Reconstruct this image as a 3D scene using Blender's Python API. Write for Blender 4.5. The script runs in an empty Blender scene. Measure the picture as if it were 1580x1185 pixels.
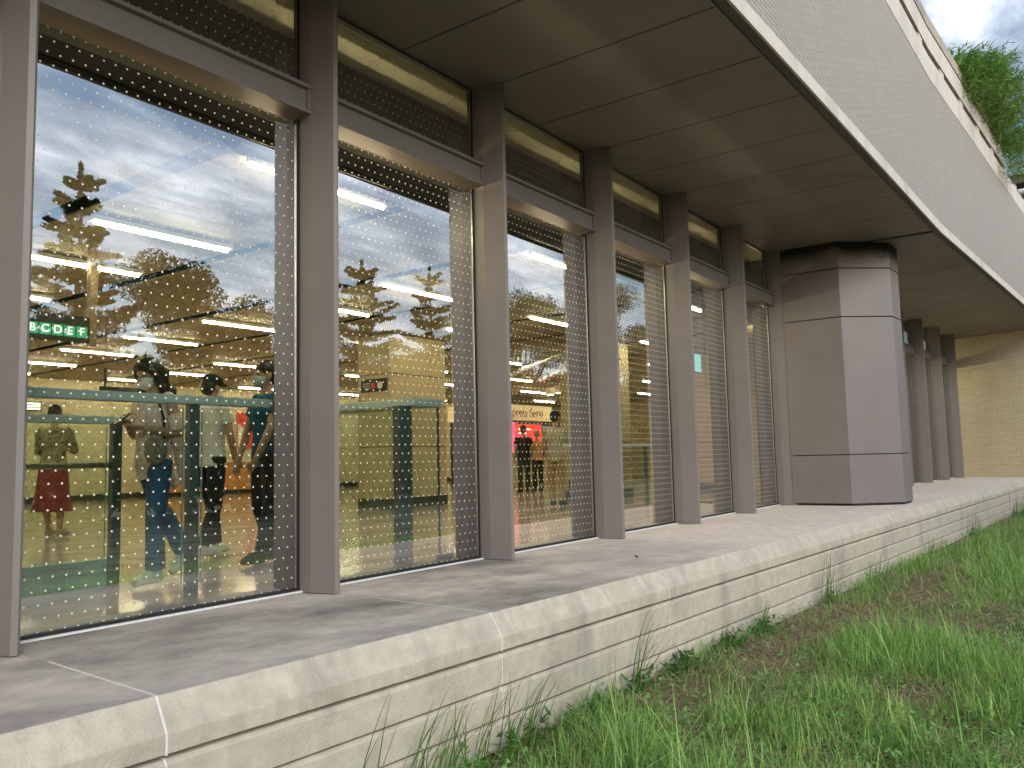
import bpy, bmesh, math, random
import numpy as np
from mathutils import Vector, Matrix, Quaternion
R = math.radians
random.seed(7)
rng = np.random.default_rng(7)
scene = bpy.context.scene
COL = scene.collection

# ------------------------------------------------------------------ camera
cam_d = bpy.data.cameras.new("camera")
cam = bpy.data.objects.new("camera", cam_d)
COL.objects.link(cam)
cam_d.sensor_width = 36.0
cam_d.lens = 1263.087 / 1580 * 36
cam_d.clip_start = 0.05
cam_d.clip_end = 2000
_yaw, _pitch, _roll = 0.62795, 0.09093, -0.02347
fw = Vector((math.cos(_pitch) * math.cos(_yaw), math.cos(_pitch) * math.sin(_yaw), math.sin(_pitch)))
rt = Vector((math.sin(_yaw), -math.cos(_yaw), 0))
upv = rt.cross(fw)
rt2 = rt * math.cos(_roll) + upv * math.sin(_roll)
up2 = upv * math.cos(_roll) - rt * math.sin(_roll)
m = Matrix((rt2, up2, -fw)).transposed().to_4x4()
m.translation = Vector((0, 0, 0.9))
cam.matrix_world = m
scene.camera = cam

# ------------------------------------------------------------------ world, sun, exposure
SUN_EL, SUN_AZ = 23.0, -118.0      # azimuth as a plain angle from +x
w = bpy.data.worlds.new("World")
scene.world = w
w.use_nodes = True
nt = w.node_tree
nt.nodes.clear()
def N(tree, typ, **kw):
    n = tree.nodes.new(typ)
    for k, v in kw.items():
        if k == 'inp':
            for kk, vv in v.items():
                n.inputs[kk].default_value = vv
        else:
            setattr(n, k, v)
    return n
def L(tree, a, b): tree.links.new(a, b)
out = N(nt, 'ShaderNodeOutputWorld')
bg = N(nt, 'ShaderNodeBackground', inp={'Strength': 0.10})
sky = N(nt, 'ShaderNodeTexSky', sky_type='NISHITA', sun_disc=False, sun_elevation=R(SUN_EL), sun_rotation=R(90 - SUN_AZ))
sky.air_density = 1.2; sky.dust_density = 1.0; sky.ozone_density = 1.5
tc = N(nt, 'ShaderNodeTexCoord')
sep = N(nt, 'ShaderNodeSeparateXYZ'); L(nt, tc.outputs['Generated'], sep.inputs[0])
zz = N(nt, 'ShaderNodeMath', operation='ADD', inp={1: 0.16}); L(nt, sep.outputs[2], zz.inputs[0])
zm = N(nt, 'ShaderNodeMath', operation='MAXIMUM', inp={1: 0.03}); L(nt, zz.outputs[0], zm.inputs[0])
dx = N(nt, 'ShaderNodeMath', operation='DIVIDE'); L(nt, sep.outputs[0], dx.inputs[0]); L(nt, zm.outputs[0], dx.inputs[1])
dy = N(nt, 'ShaderNodeMath', operation='DIVIDE'); L(nt, sep.outputs[1], dy.inputs[0]); L(nt, zm.outputs[0], dy.inputs[1])
cmb = N(nt, 'ShaderNodeCombineXYZ'); L(nt, dx.outputs[0], cmb.inputs[0]); L(nt, dy.outputs[0], cmb.inputs[1])
rotm = N(nt, 'ShaderNodeMapping'); rotm.inputs['Location'].default_value = (1.7, .6, 0); rotm.inputs['Rotation'].default_value = (0, 0, R(35)); rotm.inputs['Scale'].default_value = (1.0, 2.0, 1)
L(nt, cmb.outputs[0], rotm.inputs[0])
n1 = N(nt, 'ShaderNodeTexNoise', inp={'Scale': 1.25, 'Detail': 9.0, 'Roughness': 0.58, 'Distortion': 0.4}); L(nt, rotm.outputs[0], n1.inputs[0])
cr = N(nt, 'ShaderNodeValToRGB'); L(nt, n1.outputs[0], cr.inputs[0])
cr.color_ramp.elements[0].position = 0.38; cr.color_ramp.elements[1].position = 0.66
n2 = N(nt, 'ShaderNodeTexNoise', inp={'Scale': 2.6, 'Detail': 7.0, 'Roughness': 0.6}); L(nt, rotm.outputs[0], n2.inputs[0])
# cloud colour: grey undersides to white tops, warmer near the horizon
shade = N(nt, 'ShaderNodeMix', data_type='RGBA', inp={6: (3.9, 4.7, 6.0, 1), 7: (13.0, 13.8, 14.9, 1)})
cr2 = N(nt, 'ShaderNodeValToRGB'); L(nt, n2.outputs[0], cr2.inputs[0])
cr2.color_ramp.elements[0].position = 0.40; cr2.color_ramp.elements[1].position = 0.62
L(nt, cr2.outputs[0], shade.inputs[0])
warm = N(nt, 'ShaderNodeMix', data_type='RGBA', inp={6: (10.5, 8.6, 6.6, 1)})
hz = N(nt, 'ShaderNodeMapRange', inp={1: 0.10, 2: 0.42}); L(nt, sep.outputs[2], hz.inputs[0])
n3 = N(nt, 'ShaderNodeTexNoise', inp={'Scale': 2.6, 'Detail': 5.0}); L(nt, rotm.outputs[0], n3.inputs[0])
hz2 = N(nt, 'ShaderNodeMath', operation='ADD', use_clamp=True); L(nt, hz.outputs[0], hz2.inputs[0])
n3m = N(nt, 'ShaderNodeMapRange', inp={1: 0.54, 2: 0.66, 3: 1.0, 4: 0.0}); L(nt, n3.outputs[0], n3m.inputs[0]); L(nt, n3m.outputs[0], hz2.inputs[1])
L(nt, hz2.outputs[0], warm.inputs[0]); L(nt, shade.outputs[2], warm.inputs[7])
mixc = N(nt, 'ShaderNodeMix', data_type='RGBA')
cv = N(nt, 'ShaderNodeMath', operation='MULTIPLY', inp={1: 0.84}); L(nt, cr.outputs[0], cv.inputs[0])
L(nt, cv.outputs[0], mixc.inputs[0]); L(nt, sky.outputs[0], mixc.inputs[6]); L(nt, warm.outputs[2], mixc.inputs[7])
# the side of the sky where the sun stands is the brighter one
dotn = N(nt, 'ShaderNodeVectorMath', operation='DOT_PRODUCT'); L(nt, tc.outputs['Generated'], dotn.inputs[0])
dotn.inputs[1].default_value = (math.cos(R(SUN_AZ)), math.sin(R(SUN_AZ)), 0.25)
gl = N(nt, 'ShaderNodeMapRange', inp={1: -0.7, 2: 1.0, 3: 0.75, 4: 1.65}); L(nt, dotn.outputs['Value'], gl.inputs[0])
sc_ = N(nt, 'ShaderNodeVectorMath', operation='SCALE'); L(nt, mixc.outputs[2], sc_.inputs[0]); L(nt, gl.outputs[0], sc_.inputs['Scale'])
L(nt, sc_.outputs[0], bg.inputs[0]); L(nt, bg.outputs[0], out.inputs[0])

sl = bpy.data.lights.new("sun", 'SUN'); sl.energy = 1.15; sl.angle = R(24); sl.color = (1.0, 0.93, 0.84)
so = bpy.data.objects.new("sun", sl); COL.objects.link(so)
sd = Vector((math.cos(R(SUN_EL)) * math.cos(R(SUN_AZ)), math.cos(R(SUN_EL)) * math.sin(R(SUN_AZ)), math.sin(R(SUN_EL))))
so.rotation_euler = sd.to_track_quat('Z', 'Y').to_euler()
sl.color = (1.0, .98, .955)
so.location = (0, -8, 12)
vs = scene.view_settings
vs.view_transform = 'Standard'; vs.look = 'None'; vs.gamma = 1; vs.exposure = 0.50
scene.cycles.use_denoising = True
scene.cycles.max_bounces = 9; scene.cycles.transparent_max_bounces = 24
scene.cycles.glossy_bounces = 4; scene.cycles.diffuse_bounces = 4
scene.cycles.caustics_reflective = False; scene.cycles.caustics_refractive = False
scene.cycles.sample_clamp_indirect = 6

# ------------------------------------------------------------------ materials
MATS = {}
def mat(name, col=(.5, .5, .5), rough=.5, metal=0.0, spec=.5, coat=0.0, noise=None, bump=None, stain=None):
    """noise=(scale, amount), stain=(scale, dark colour, lo, hi, stretch), bump=(scale, strength)"""
    if name in MATS: return MATS[name]
    ma = bpy.data.materials.new(name); ma.use_nodes = True
    t = ma.node_tree; b = t.nodes['Principled BSDF']
    b.inputs['Base Color'].default_value = (*col, 1); b.inputs['Roughness'].default_value = rough
    b.inputs['Metallic'].default_value = metal; b.inputs['Specular IOR Level'].default_value = spec
    b.inputs['Coat Weight'].default_value = coat
    co = N(t, 'ShaderNodeTexCoord').outputs['Object']
    src = None
    if noise:
        n = N(t, 'ShaderNodeTexNoise', inp={'Scale': noise[0], 'Detail': 6.0, 'Roughness': .62}); L(t, co, n.inputs[0])
        mr = N(t, 'ShaderNodeMapRange', inp={1: .3, 2: .7, 3: 1 - noise[1], 4: 1 + noise[1]}); L(t, n.outputs[0], mr.inputs[0])
        v = N(t, 'ShaderNodeVectorMath', operation='SCALE'); v.inputs[0].default_value = col
        L(t, mr.outputs[0], v.inputs['Scale']); src = v.outputs[0]
    if stain:
        mp = N(t, 'ShaderNodeMapping'); mp.inputs['Scale'].default_value = stain[4]; L(t, co, mp.inputs[0])
        n = N(t, 'ShaderNodeTexNoise', inp={'Scale': stain[0], 'Detail': 7.0, 'Roughness': .65}); L(t, mp.outputs[0], n.inputs[0])
        mr = N(t, 'ShaderNodeMapRange', inp={1: stain[2], 2: stain[3]}); L(t, n.outputs[0], mr.inputs[0])
        mx = N(t, 'ShaderNodeMix', data_type='RGBA'); L(t, mr.outputs[0], mx.inputs[0])
        if src: L(t, src, mx.inputs[6])
        else: mx.inputs[6].default_value = (*col, 1)
        mx.inputs[7].default_value = (*stain[1], 1); src = mx.outputs[2]
    if src: L(t, src, b.inputs['Base Color'])
    if bump:
        n = N(t, 'ShaderNodeTexNoise', inp={'Scale': bump[0], 'Detail': 5.0}); L(t, co, n.inputs[0])
        bp = N(t, 'ShaderNodeBump', inp={'Strength': bump[1], 'Distance': .01}); L(t, n.outputs[0], bp.inputs['Height']); L(t, bp.outputs[0], b.inputs['Normal'])
    MATS[name] = ma
    return ma
def emis(name, col, s):
    if name in MATS: return MATS[name]
    ma = bpy.data.materials.new(name); ma.use_nodes = True; t = ma.node_tree
    b = t.nodes['Principled BSDF']; b.inputs['Base Color'].default_value = (*col, 1)
    b.inputs['Emission Color'].default_value = (*col, 1); b.inputs['Emission Strength'].default_value = s
    MATS[name] = ma
    return ma

BROWN = mat('bronze_cladding', (.218, .188, .175), .52, 0.1, .32, .0, noise=(1.3, .07), bump=(3, .015), stain=(1.1, (.20, .165, .145), .56, .85, (3, 3, .5)))
SOFFIT = mat('soffit_cladding', (.225, .185, .155), .62, 0.2, .5, noise=(.9, .06), stain=(.8, (.14, .12, .10), .52, .8, (1, 1, 1)))
DARKGAP = mat('dark_gap', (.012, .011, .010), .7)
STEEL = mat('bright_trim', (.42, .40, .37), .3, .9)
GASKET = mat('black_gasket', (.015, .015, .017), .55)
CONC_TOP = mat('ledge_top', (.72, .625, .55), .85, noise=(6, .16), bump=(60, .3), stain=(.8, (.16, .145, .13), .40, .64, (.75, 1.15, 1)))
STONE = mat('cast_stone', (.545, .475, .375), .88, noise=(11, .14), bump=(90, .45), stain=(1.5, (.30, .27, .22), .50, .80, (1.3, 1, .7)))
MORTAR = mat('mortar', (.74, .73, .70), .9, noise=(30, .12), bump=(80, .4))
SMOOTHC = mat('smooth_concrete', (.60, .545, .48), .85, noise=(2.5, .08), bump=(40, .2), stain=(1.2, (.34, .30, .255), .5, .8, (1, 1, .25)))
SMOOTHW = mat('weathered_concrete', (.40, .34, .285), .9, noise=(3, .12), bump=(40, .3), stain=(1.5, (.2, .17, .14), .5, .8, (1, 1, .4)))
WALLB = mat('pale_wall_panel', (.68, .61, .45), .5, noise=(.8, .04))
BEIGE = mat('beige_panel', (.50, .42, .29), .45, noise=(.8, .04))
TAN_CEIL = mat('ceiling_panel', (.32, .27, .195), .62, .0, noise=(.6, .05))
BLACK = mat('black_paint', (.012, .0115, .0115), .6)
TEAL = mat('teal_steel', (.60, .75, .77), .35, .1, noise=(3, .08))
TEALD = mat('dark_teal', (.11, .15, .15), .35, .3)
DUCT = mat('galvanised_steel', (.52, .53, .52), .35, .7)
SKIRT = mat('dark_skirting', (.035, .045, .042), .4)
LAMP = emis('lamp_tube', (1.0, .82, .50), 86)
WHITE = mat('white_paint', (.8, .8, .78), .5)

def tile_mat(name, c1, c2, mortar, bw, rh, ms, axis, rough=.55, bumpd=.004, stain=None, offs=.5, streak=None):
    ma = bpy.data.materials.new(name); ma.use_nodes = True; t = ma.node_tree; b = t.nodes['Principled BSDF']
    b.inputs['Roughness'].default_value = rough
    co = N(t, 'ShaderNodeTexCoord').outputs['Object']
    s = N(t, 'ShaderNodeSeparateXYZ'); L(t, co, s.inputs[0])
    c = N(t, 'ShaderNodeCombineXYZ'); L(t, s.outputs[axis], c.inputs[0]); L(t, s.outputs[2], c.inputs[1])
    br = N(t, 'ShaderNodeTexBrick', inp={'Color1': (*c1, 1), 'Color2': (*c2, 1), 'Mortar': (*mortar, 1), 'Scale': 1.0, 'Mortar Size': ms, 'Mortar Smooth': .15, 'Bias': 0.0, 'Brick Width': bw, 'Row Height': rh})
    br.offset = offs
    L(t, c.outputs[0], br.inputs[0])
    colr = br.outputs[0]
    if streak:
        mp = N(t, 'ShaderNodeMapping'); mp.inputs['Scale'].default_value = streak[0]; L(t, c.outputs[0], mp.inputs[0])
        n = N(t, 'ShaderNodeTexNoise', inp={'Scale': 1.0, 'Detail': 6.0, 'Roughness': .6}); L(t, mp.outputs[0], n.inputs[0])
        mr = N(t, 'ShaderNodeMapRange', inp={1: streak[1], 2: streak[2], 3: 0, 4: streak[4]}); L(t, n.outputs[0], mr.inputs[0])
        mx = N(t, 'ShaderNodeMix', data_type='RGBA'); L(t, mr.outputs[0], mx.inputs[0]); L(t, colr, mx.inputs[6]); mx.inputs[7].default_value = (*streak[3], 1)
        colr = mx.outputs[2]
    L(t, colr, b.inputs['Base Color'])
    iv = N(t, 'ShaderNodeMath', operation='SUBTRACT', inp={0: 1.0}); L(t, br.outputs['Fac'], iv.inputs[1])
    bp = N(t, 'ShaderNodeBump', inp={'Strength': .8, 'Distance': bumpd}); L(t, iv.outputs[0], bp.inputs['Height']); L(t, bp.outputs[0], b.inputs['Normal'])
    return ma
MOSAIC = tile_mat('mosaic_tiles', (.41, .36, .295), (.365, .32, .26), (.17, .148, .12), .25, .044, .0058, 0, .5, .004,
                  streak=((1.15, .62, 1), .46, .74, (.30, .27, .23), .75))
BRICK = tile_mat('yellow_brick', (.80, .69, .48), (.72, .61, .42), (.52, .45, .33), .23, .062, .007, 1, .8, .006,
                 streak=((.8, .5, 1), .5, .8, (.42, .35, .23), .5))

def glass_mat(name, tlf, dotc=.86):
    ma = bpy.data.materials.new(name); ma.use_nodes = True; t = ma.node_tree; t.nodes.clear()
    o = N(t, 'ShaderNodeOutputMaterial')
    gs = N(t, 'ShaderNodeBsdfGlossy', inp={'Color': (.97, .98, 1, 1), 'Roughness': 0.0})
    tr = N(t, 'ShaderNodeBsdfTransparent', inp={'Color': (.80, .86, .79, 1)})
    co = N(t, 'ShaderNodeTexCoord').outputs['Object']
    # slight waviness of the pane
    wn = N(t, 'ShaderNodeTexNoise', inp={'Scale': .9, 'Detail': 1.0}); L(t, co, wn.inputs[0])
    bp = N(t, 'ShaderNodeBump', inp={'Strength': .10, 'Distance': .02}); L(t, wn.outputs[0], bp.inputs['Height']); L(t, bp.outputs[0], gs.inputs['Normal'])
    lw = N(t, 'ShaderNodeLayerWeight', inp={'Blend': .5})
    pw = N(t, 'ShaderNodeMath', operation='POWER', inp={1: 4.0}); L(t, lw.outputs['Facing'], pw.inputs[0])
    fc = N(t, 'ShaderNodeMath', operation='MULTIPLY_ADD', inp={1: .55, 2: .40}, use_clamp=True); L(t, pw.outputs[0], fc.inputs[0])
    mx = N(t, 'ShaderNodeMixShader'); L(t, fc.outputs[0], mx.inputs[0]); L(t, tr.outputs[0], mx.inputs[1]); L(t, gs.outputs[0], mx.inputs[2])
    s = N(t, 'ShaderNodeSeparateXYZ'); L(t, co, s.inputs[0])
    P = .0715
    rz = N(t, 'ShaderNodeMath', operation='DIVIDE', inp={1: P}); L(t, s.outputs[2], rz.inputs[0])
    rf = N(t, 'ShaderNodeMath', operation='FLOOR'); L(t, rz.outputs[0], rf.inputs[0])
    hf = N(t, 'ShaderNodeMath', operation='MULTIPLY', inp={1: .5}); L(t, rf.outputs[0], hf.inputs[0])
    rx = N(t, 'ShaderNodeMath', operation='DIVIDE', inp={1: P}); L(t, s.outputs[0], rx.inputs[0])
    rx2 = N(t, 'ShaderNodeMath', operation='ADD'); L(t, rx.outputs[0], rx2.inputs[0]); L(t, hf.outputs[0], rx2.inputs[1])
    fx = N(t, 'ShaderNodeMath', operation='FRACT'); L(t, rx2.outputs[0], fx.inputs[0])
    fz = N(t, 'ShaderNodeMath', operation='FRACT'); L(t, rz.outputs[0], fz.inputs[0])
    cx = N(t, 'ShaderNodeMath', operation='SUBTRACT', inp={1: .5}); L(t, fx.outputs[0], cx.inputs[0])
    cz = N(t, 'ShaderNodeMath', operation='SUBTRACT', inp={1: .5}); L(t, fz.outputs[0], cz.inputs[0])
    c = N(t, 'ShaderNodeCombineXYZ'); L(t, cx.outputs[0], c.inputs[0]); L(t, cz.outputs[0], c.inputs[1])
    ln = N(t, 'ShaderNodeVectorMath', operation='LENGTH'); L(t, c.outputs[0], ln.inputs[0])
    lt = N(t, 'ShaderNodeMath', operation='LESS_THAN', inp={1: .084}); L(t, ln.outputs['Value'], lt.inputs[0])
    df = N(t, 'ShaderNodeBsdfDiffuse', inp={'Color': (dotc, dotc, dotc * .95, 1)})
    tl = N(t, 'ShaderNodeBsdfTranslucent', inp={'Color': (.86, .84, .76, 1)})
    dm = N(t, 'ShaderNodeMixShader', inp={0: tlf}); L(t, df.outputs[0], dm.inputs[1]); L(t, tl.outputs[0], dm.inputs[2])
    m2 = N(t, 'ShaderNodeMixShader'); L(t, lt.outputs[0], m2.inputs[0]); L(t, mx.outputs[0], m2.inputs[1]); L(t, dm.outputs[0], m2.inputs[2])
    L(t, m2.outputs[0], o.inputs[0])
    return ma
GLASS = glass_mat('dotted_coated_glass', .30); GLASST = glass_mat('dotted_transom_glass', .0, .38)
def clear_glass(name, tint, r0):
    ma = bpy.data.materials.new(name); ma.use_nodes = True; t = ma.node_tree; t.nodes.clear()
    o = N(t, 'ShaderNodeOutputMaterial')
    gs = N(t, 'ShaderNodeBsdfGlossy', inp={'Roughness': 0.02}); tr = N(t, 'ShaderNodeBsdfTransparent', inp={'Color': (*tint, 1)})
    lw = N(t, 'ShaderNodeLayerWeight'); pw = N(t, 'ShaderNodeMath', operation='POWER', inp={1: 4.0}); L(t, lw.outputs['Facing'], pw.inputs[0])
    fc = N(t, 'ShaderNodeMath', operation='MULTIPLY_ADD', inp={1: .6, 2: r0}, use_clamp=True); L(t, pw.outputs[0], fc.inputs[0])
    mx = N(t, 'ShaderNodeMixShader'); L(t, fc.outputs[0], mx.inputs[0]); L(t, tr.outputs[0], mx.inputs[1]); L(t, gs.outputs[0], mx.inputs[2]); L(t, mx.outputs[0], o.inputs[0])
    return ma
GBACK = clear_glass('glass_inner_face', (.97, .99, .97), .0)
GEDGE = mat('glass_edge', (.30, .48, .44), .2)
GRAIL = clear_glass('balustrade_glass', (.93, .97, .95), .04)

# ------------------------------------------------------------------ mesh helpers
class MB:
    def __init__(s): s.v = []; s.f = []; s.mi = []; s.cur = 0
    def add(s, vs, fs):
        b = len(s.v); s.v += [tuple(p) for p in vs]
        for f in fs: s.f.append(tuple(b + i for i in f)); s.mi.append(s.cur)
        return s
    def box(s, x0, x1, y0, y1, z0, z1):
        return s.add([(x0, y0, z0), (x1, y0, z0), (x1, y1, z0), (x0, y1, z0), (x0, y0, z1), (x1, y0, z1), (x1, y1, z1), (x0, y1, z1)],
                     [(0, 3, 2, 1), (4, 5, 6, 7), (0, 1, 5, 4), (1, 2, 6, 5), (2, 3, 7, 6), (3, 0, 4, 7)])
    def prism(s, poly, z0, z1):          # poly counter-clockwise in xy
        n = len(poly)
        return s.add([(x, y, z0) for x, y in poly] + [(x, y, z1) for x, y in poly],
                     [tuple(range(n))[::-1], tuple(range(n, 2 * n))] + [(i, (i + 1) % n, n + (i + 1) % n, n + i) for i in range(n)])
    def extrude_x(s, prof, x0, x1):      # prof list of (y,z)
        n = len(prof)
        return s.add([(x0, y, z) for y, z in prof] + [(x1, y, z) for y, z in prof],
                     [tuple(range(n)), tuple(range(n, 2 * n))[::-1]] + [(i, n + i, n + (i + 1) % n, (i + 1) % n) for i in range(n)])
    def tube(s, pts, rad, n=10, ry=None, side=None):
        """closed tube through pts; rad per point (and ry = second radius along 'side')"""
        pts = [Vector(p) for p in pts]; k = len(pts); rings = []
        rad = rad if hasattr(rad, '__len__') else [rad] * k
        ry = ry if ry is not None else rad
        ry = ry if hasattr(ry, '__len__') else [ry] * k
        for i, p in enumerate(pts):
            d = (pts[min(i + 1, k - 1)] - pts[max(i - 1, 0)]).normalized()
            a = Vector(side) if side else (Vector((0, 0, 1)) if abs(d.z) < .9 else Vector((1, 0, 0)))
            a = (a - d * a.dot(d)).normalized(); b = d.cross(a)
            rings.append([p + b * (math.cos(2 * math.pi * j / n) * rad[i]) + a * (math.sin(2 * math.pi * j / n) * ry[i]) for j in range(n)])
        vs = [q for r_ in rings for q in r_]
        fs = [(i * n + j, i * n + (j + 1) % n, (i + 1) * n + (j + 1) % n, (i + 1) * n + j) for i in range(k - 1) for j in range(n)]
        fs += [tuple(range(n))[::-1], tuple(range((k - 1) * n, k * n))]
        return s.add(vs, fs)
    def ball(s, c, r, seg=10, rings=7, M=None):
        rx, ry, rz = r if hasattr(r, '__len__') else (r, r, r)
        vs = []; c = Vector(c)
        def P(x, y, z):
            q = Vector((x * rx, y * ry, z * rz))
            if M: q = M @ q
            return c + q
        vs.append(P(0, 0, -1))
        for i in range(1, rings):
            a = math.pi * i / rings - math.pi / 2
            for j in range(seg):
                t = 2 * math.pi * j / seg; vs.append(P(math.cos(a) * math.cos(t), math.cos(a) * math.sin(t), math.sin(a)))
        vs.append(P(0, 0, 1)); fs = []
        for j in range(seg): fs.append((0, 1 + (j + 1) % seg, 1 + j))
        for i in range(rings - 2):
            for j in range(seg):
                a = 1 + i * seg + j; b = 1 + i * seg + (j + 1) % seg; fs.append((a, b, b + seg, a + seg))
        t = len(vs) - 1; o = 1 + (rings - 2) * seg
        for j in range(seg): fs.append((o + j, o + (j + 1) % seg, t))
        return s.add(vs, fs)
    def mesh(s, name, mats):
        me = bpy.data.meshes.new(name); me.from_pydata(s.v, [], s.f)
        for x in (mats if isinstance(mats, (list, tuple)) else [mats]): me.materials.append(x)
        me.polygons.foreach_set('material_index', s.mi); me.update()
        return me
    def build(s, name, mats, parent=None, smooth=False, M=None, bevel=0, fixn=False):
        me = s.mesh(name, mats)
        if fixn:
            bm = bmesh.new(); bm.from_mesh(me); bmesh.ops.recalc_face_normals(bm, faces=bm.faces); bm.to_mesh(me); bm.free()
        if smooth: me.polygons.foreach_set('use_smooth', [True] * len(me.polygons))
        o = bpy.data.objects.new(name, me); COL.objects.link(o)
        if parent: o.parent = parent
        if M is not None: o.matrix_local = M
        if bevel:
            b = o.modifiers.new('bevel', 'BEVEL'); b.width = bevel; b.segments = 2; b.limit_method = 'ANGLE'; b.angle_limit = R(30)
        return o
def tag(o, label=None, cat=None, group=None, kind=None):
    if label: o['label'] = label
    if cat: o['category'] = cat
    if group: o['group'] = group
    if kind: o['kind'] = kind
    return o
def empty(name, loc=(0, 0, 0), rz=0, label=None, cat=None, group=None):
    o = bpy.data.objects.new(name, None); o.empty_display_size = .2; COL.objects.link(o); o.location = loc; o.rotation_euler = (0, 0, rz)
    return tag(o, label, cat, group)
def copy_tree(o, parent=None):
    c = o.copy(); COL.objects.link(c)
    if parent: c.parent = parent; c.matrix_parent_inverse = o.matrix_parent_inverse.copy()
    for ch in list(o.children): copy_tree(ch, c)
    return c
def text_mesh(body, size, mat_, parent, M, name='lettering', ext=.004, align='LEFT'):
    cu = bpy.data.curves.new(name, 'FONT'); cu.body = body; cu.size = size; cu.extrude = ext; cu.align_x = align; cu.align_y = 'CENTER'
    tmp = bpy.data.objects.new('tmp_text', cu); COL.objects.link(tmp)
    bpy.context.view_layer.update()
    me = bpy.data.meshes.new_from_object(tmp.evaluated_get(bpy.context.evaluated_depsgraph_get()))
    bpy.data.objects.remove(tmp); bpy.data.curves.remove(cu)
    me.name = name; me.materials.clear(); me.materials.append(mat_)
    o = bpy.data.objects.new(name, me); COL.objects.link(o); o.parent = parent; o.matrix_local = M
    return o
def smoothstep(a, b, x): t = np.clip((x - a) / (b - a), 0, 1); return t * t * (3 - 2 * t)
def vnoise(x, y, s, seed=0):
    x = np.asarray(x) * s; y = np.asarray(y) * s; xi = np.floor(x).astype(int); yi = np.floor(y).astype(int); fx = x - xi; fy = y - yi
    def h(a, b): n = (a * 374761393 + b * 668265263 + seed * 1442695041) & 0x7fffffff; n = ((n ^ (n >> 13)) * 1274126177) & 0x7fffffff; return (n & 0xffff) / 65535.0
    fx = fx * fx * (3 - 2 * fx); fy = fy * fy * (3 - 2 * fy)
    return (h(xi, yi) * (1 - fx) + h(xi + 1, yi) * fx) * (1 - fy) + (h(xi, yi + 1) * (1 - fx) + h(xi + 1, yi + 1) * fx) * fy

# ------------------------------------------------------------------ dimensions (metres; ledge top is z = 0)
H = 4.41            # underside of the soffit
NOSE, GL = 4.36, 4.69
S = 2.055; X0 = 1.855
LAWN = -0.77
PIV = Vector((15.0, 4.36, 0)); ANG = -0.052          # the far wing turns slightly towards the lawn
FAR = Matrix.Translation(PIV) @ Matrix.Rotation(ANG, 4, 'Z') @ Matrix.Translation(-PIV)

# ------------------------------------------------------------------ building
B = empty('station_building', (0, 0, 0), 0, 'brown clad station building with tall dotted windows and deep overhang', 'building')

# fins (tapered, widest at the glass)
fin = MB()
fin.prism([(-.070, .33), (-.070, .20), (-.022, .0), (.006, -.012), (.022, .0), (.070, .20), (.070, .33)], .006, H - .004)
# bright nose edge is part of the fin's folded sheet
fin_me = fin.mesh('fin', BROWN)
bm = bmesh.new(); bm.from_mesh(fin_me); bmesh.ops.recalc_face_normals(bm, faces=bm.faces); bm.to_mesh(fin_me); bm.free()
inm = MB(); inm.box(-.075, .075, .36, .60, .006, 3.42)
inm_me = inm.mesh('inner_mullion', mat('dark_bronze', (.042, .033, .027), .5, .1))
PW = S - .14        # clear width between the fins
def pane_mesh(name, z0, z1, GM):
    b = MB(); x0, x1 = .018, PW - .018
    b.cur = 0; b.add([(x0, 0, z0), (x1, 0, z0), (x1, 0, z1), (x0, 0, z1)], [(0, 1, 2, 3)])
    b.cur = 1; b.add([(x0, .012, z0), (x1, .012, z0), (x1, .012, z1), (x0, .012, z1)], [(3, 2, 1, 0)])
    b.cur = 2
    b.add([(x0, 0, z0), (x1, 0, z0), (x1, .012, z0), (x0, .012, z0)], [(0, 3, 2, 1)])
    b.add([(x0, 0, z1), (x1, 0, z1), (x1, .012, z1), (x0, .012, z1)], [(0, 1, 2, 3)])
    b.add([(x0, 0, z0), (x0, .012, z0), (x0, .012, z1), (x0, 0, z1)], [(0, 1, 2, 3)])
    b.add([(x1, 0, z0), (x1, .012, z0), (x1, .012, z1), (x1, 0, z1)], [(3, 2, 1, 0)])
    return b.mesh(name, [GM, GBACK, GASKET])
pane_me = pane_mesh('pane', .035, 3.40, GLASS); tpane_me = pane_mesh('transom_pane', 3.68, H - .03, GLASST)
FRAME_MES = []
def piece(name, m_, *bxs):
    mb = MB(); mb.box(*bxs); FRAME_MES.append(mb.mesh(name, m_))
for x0, x1 in ((.0, .016), (PW - .016, PW)):
    piece('frame_jamb', GASKET, x0, x1, -.018, .03, .034, 3.435); piece('transom_jamb', GASKET, x0, x1, -.018, .03, 3.665, H - .028)
for x0, x1 in ((.018, .026), (PW - .026, PW - .018)):
    piece('trim', STEEL, x0 + .001, x1 - .002, -.010, -.002, .036, 3.433); piece('transom_trim', STEEL, x0 + .001, x1 - .002, -.010, -.002, 3.667, H - .030)
piece('head_trim', STEEL, .027, PW - .027, -.030, -.002, H - .034, H - .022)
piece('bottom_seal', GASKET, .0, PW, -.022, .03, .004, .033); piece('head_seal', GASKET, 0, PW, -.014, .02, H - .026, H - .003)
sil = MB(); sil.box(0, PW, -.050, -.024, .003, .014)
sill_me = sil.mesh('sill', MORTAR)
tb = MB()   # channel shaped transom beam
tb.extrude_x([(.06, 3.442), (-.150, 3.442), (-.150, 3.462), (-.118, 3.466), (-.118, 3.625), (-.155, 3.629), (-.155, 3.655), (.06, 3.655)], .001, PW - .001)
tb.box(PW - .0265, PW - .003, -.148, -.119, 3.4665, 3.6245)
beam_me = tb.mesh('transom_beam', BROWN)
def recalc(me):
    bm = bmesh.new(); bm.from_mesh(me); bmesh.ops.recalc_face_normals(bm, faces=bm.faces); bm.to_mesh(me); bm.free()
recalc(beam_me)
def put(me, parent, M=None):
    o = bpy.data.objects.new(me.name, me); COL.objects.link(o); o.parent = parent
    if M is not None: o.matrix_local = M
    return o
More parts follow.
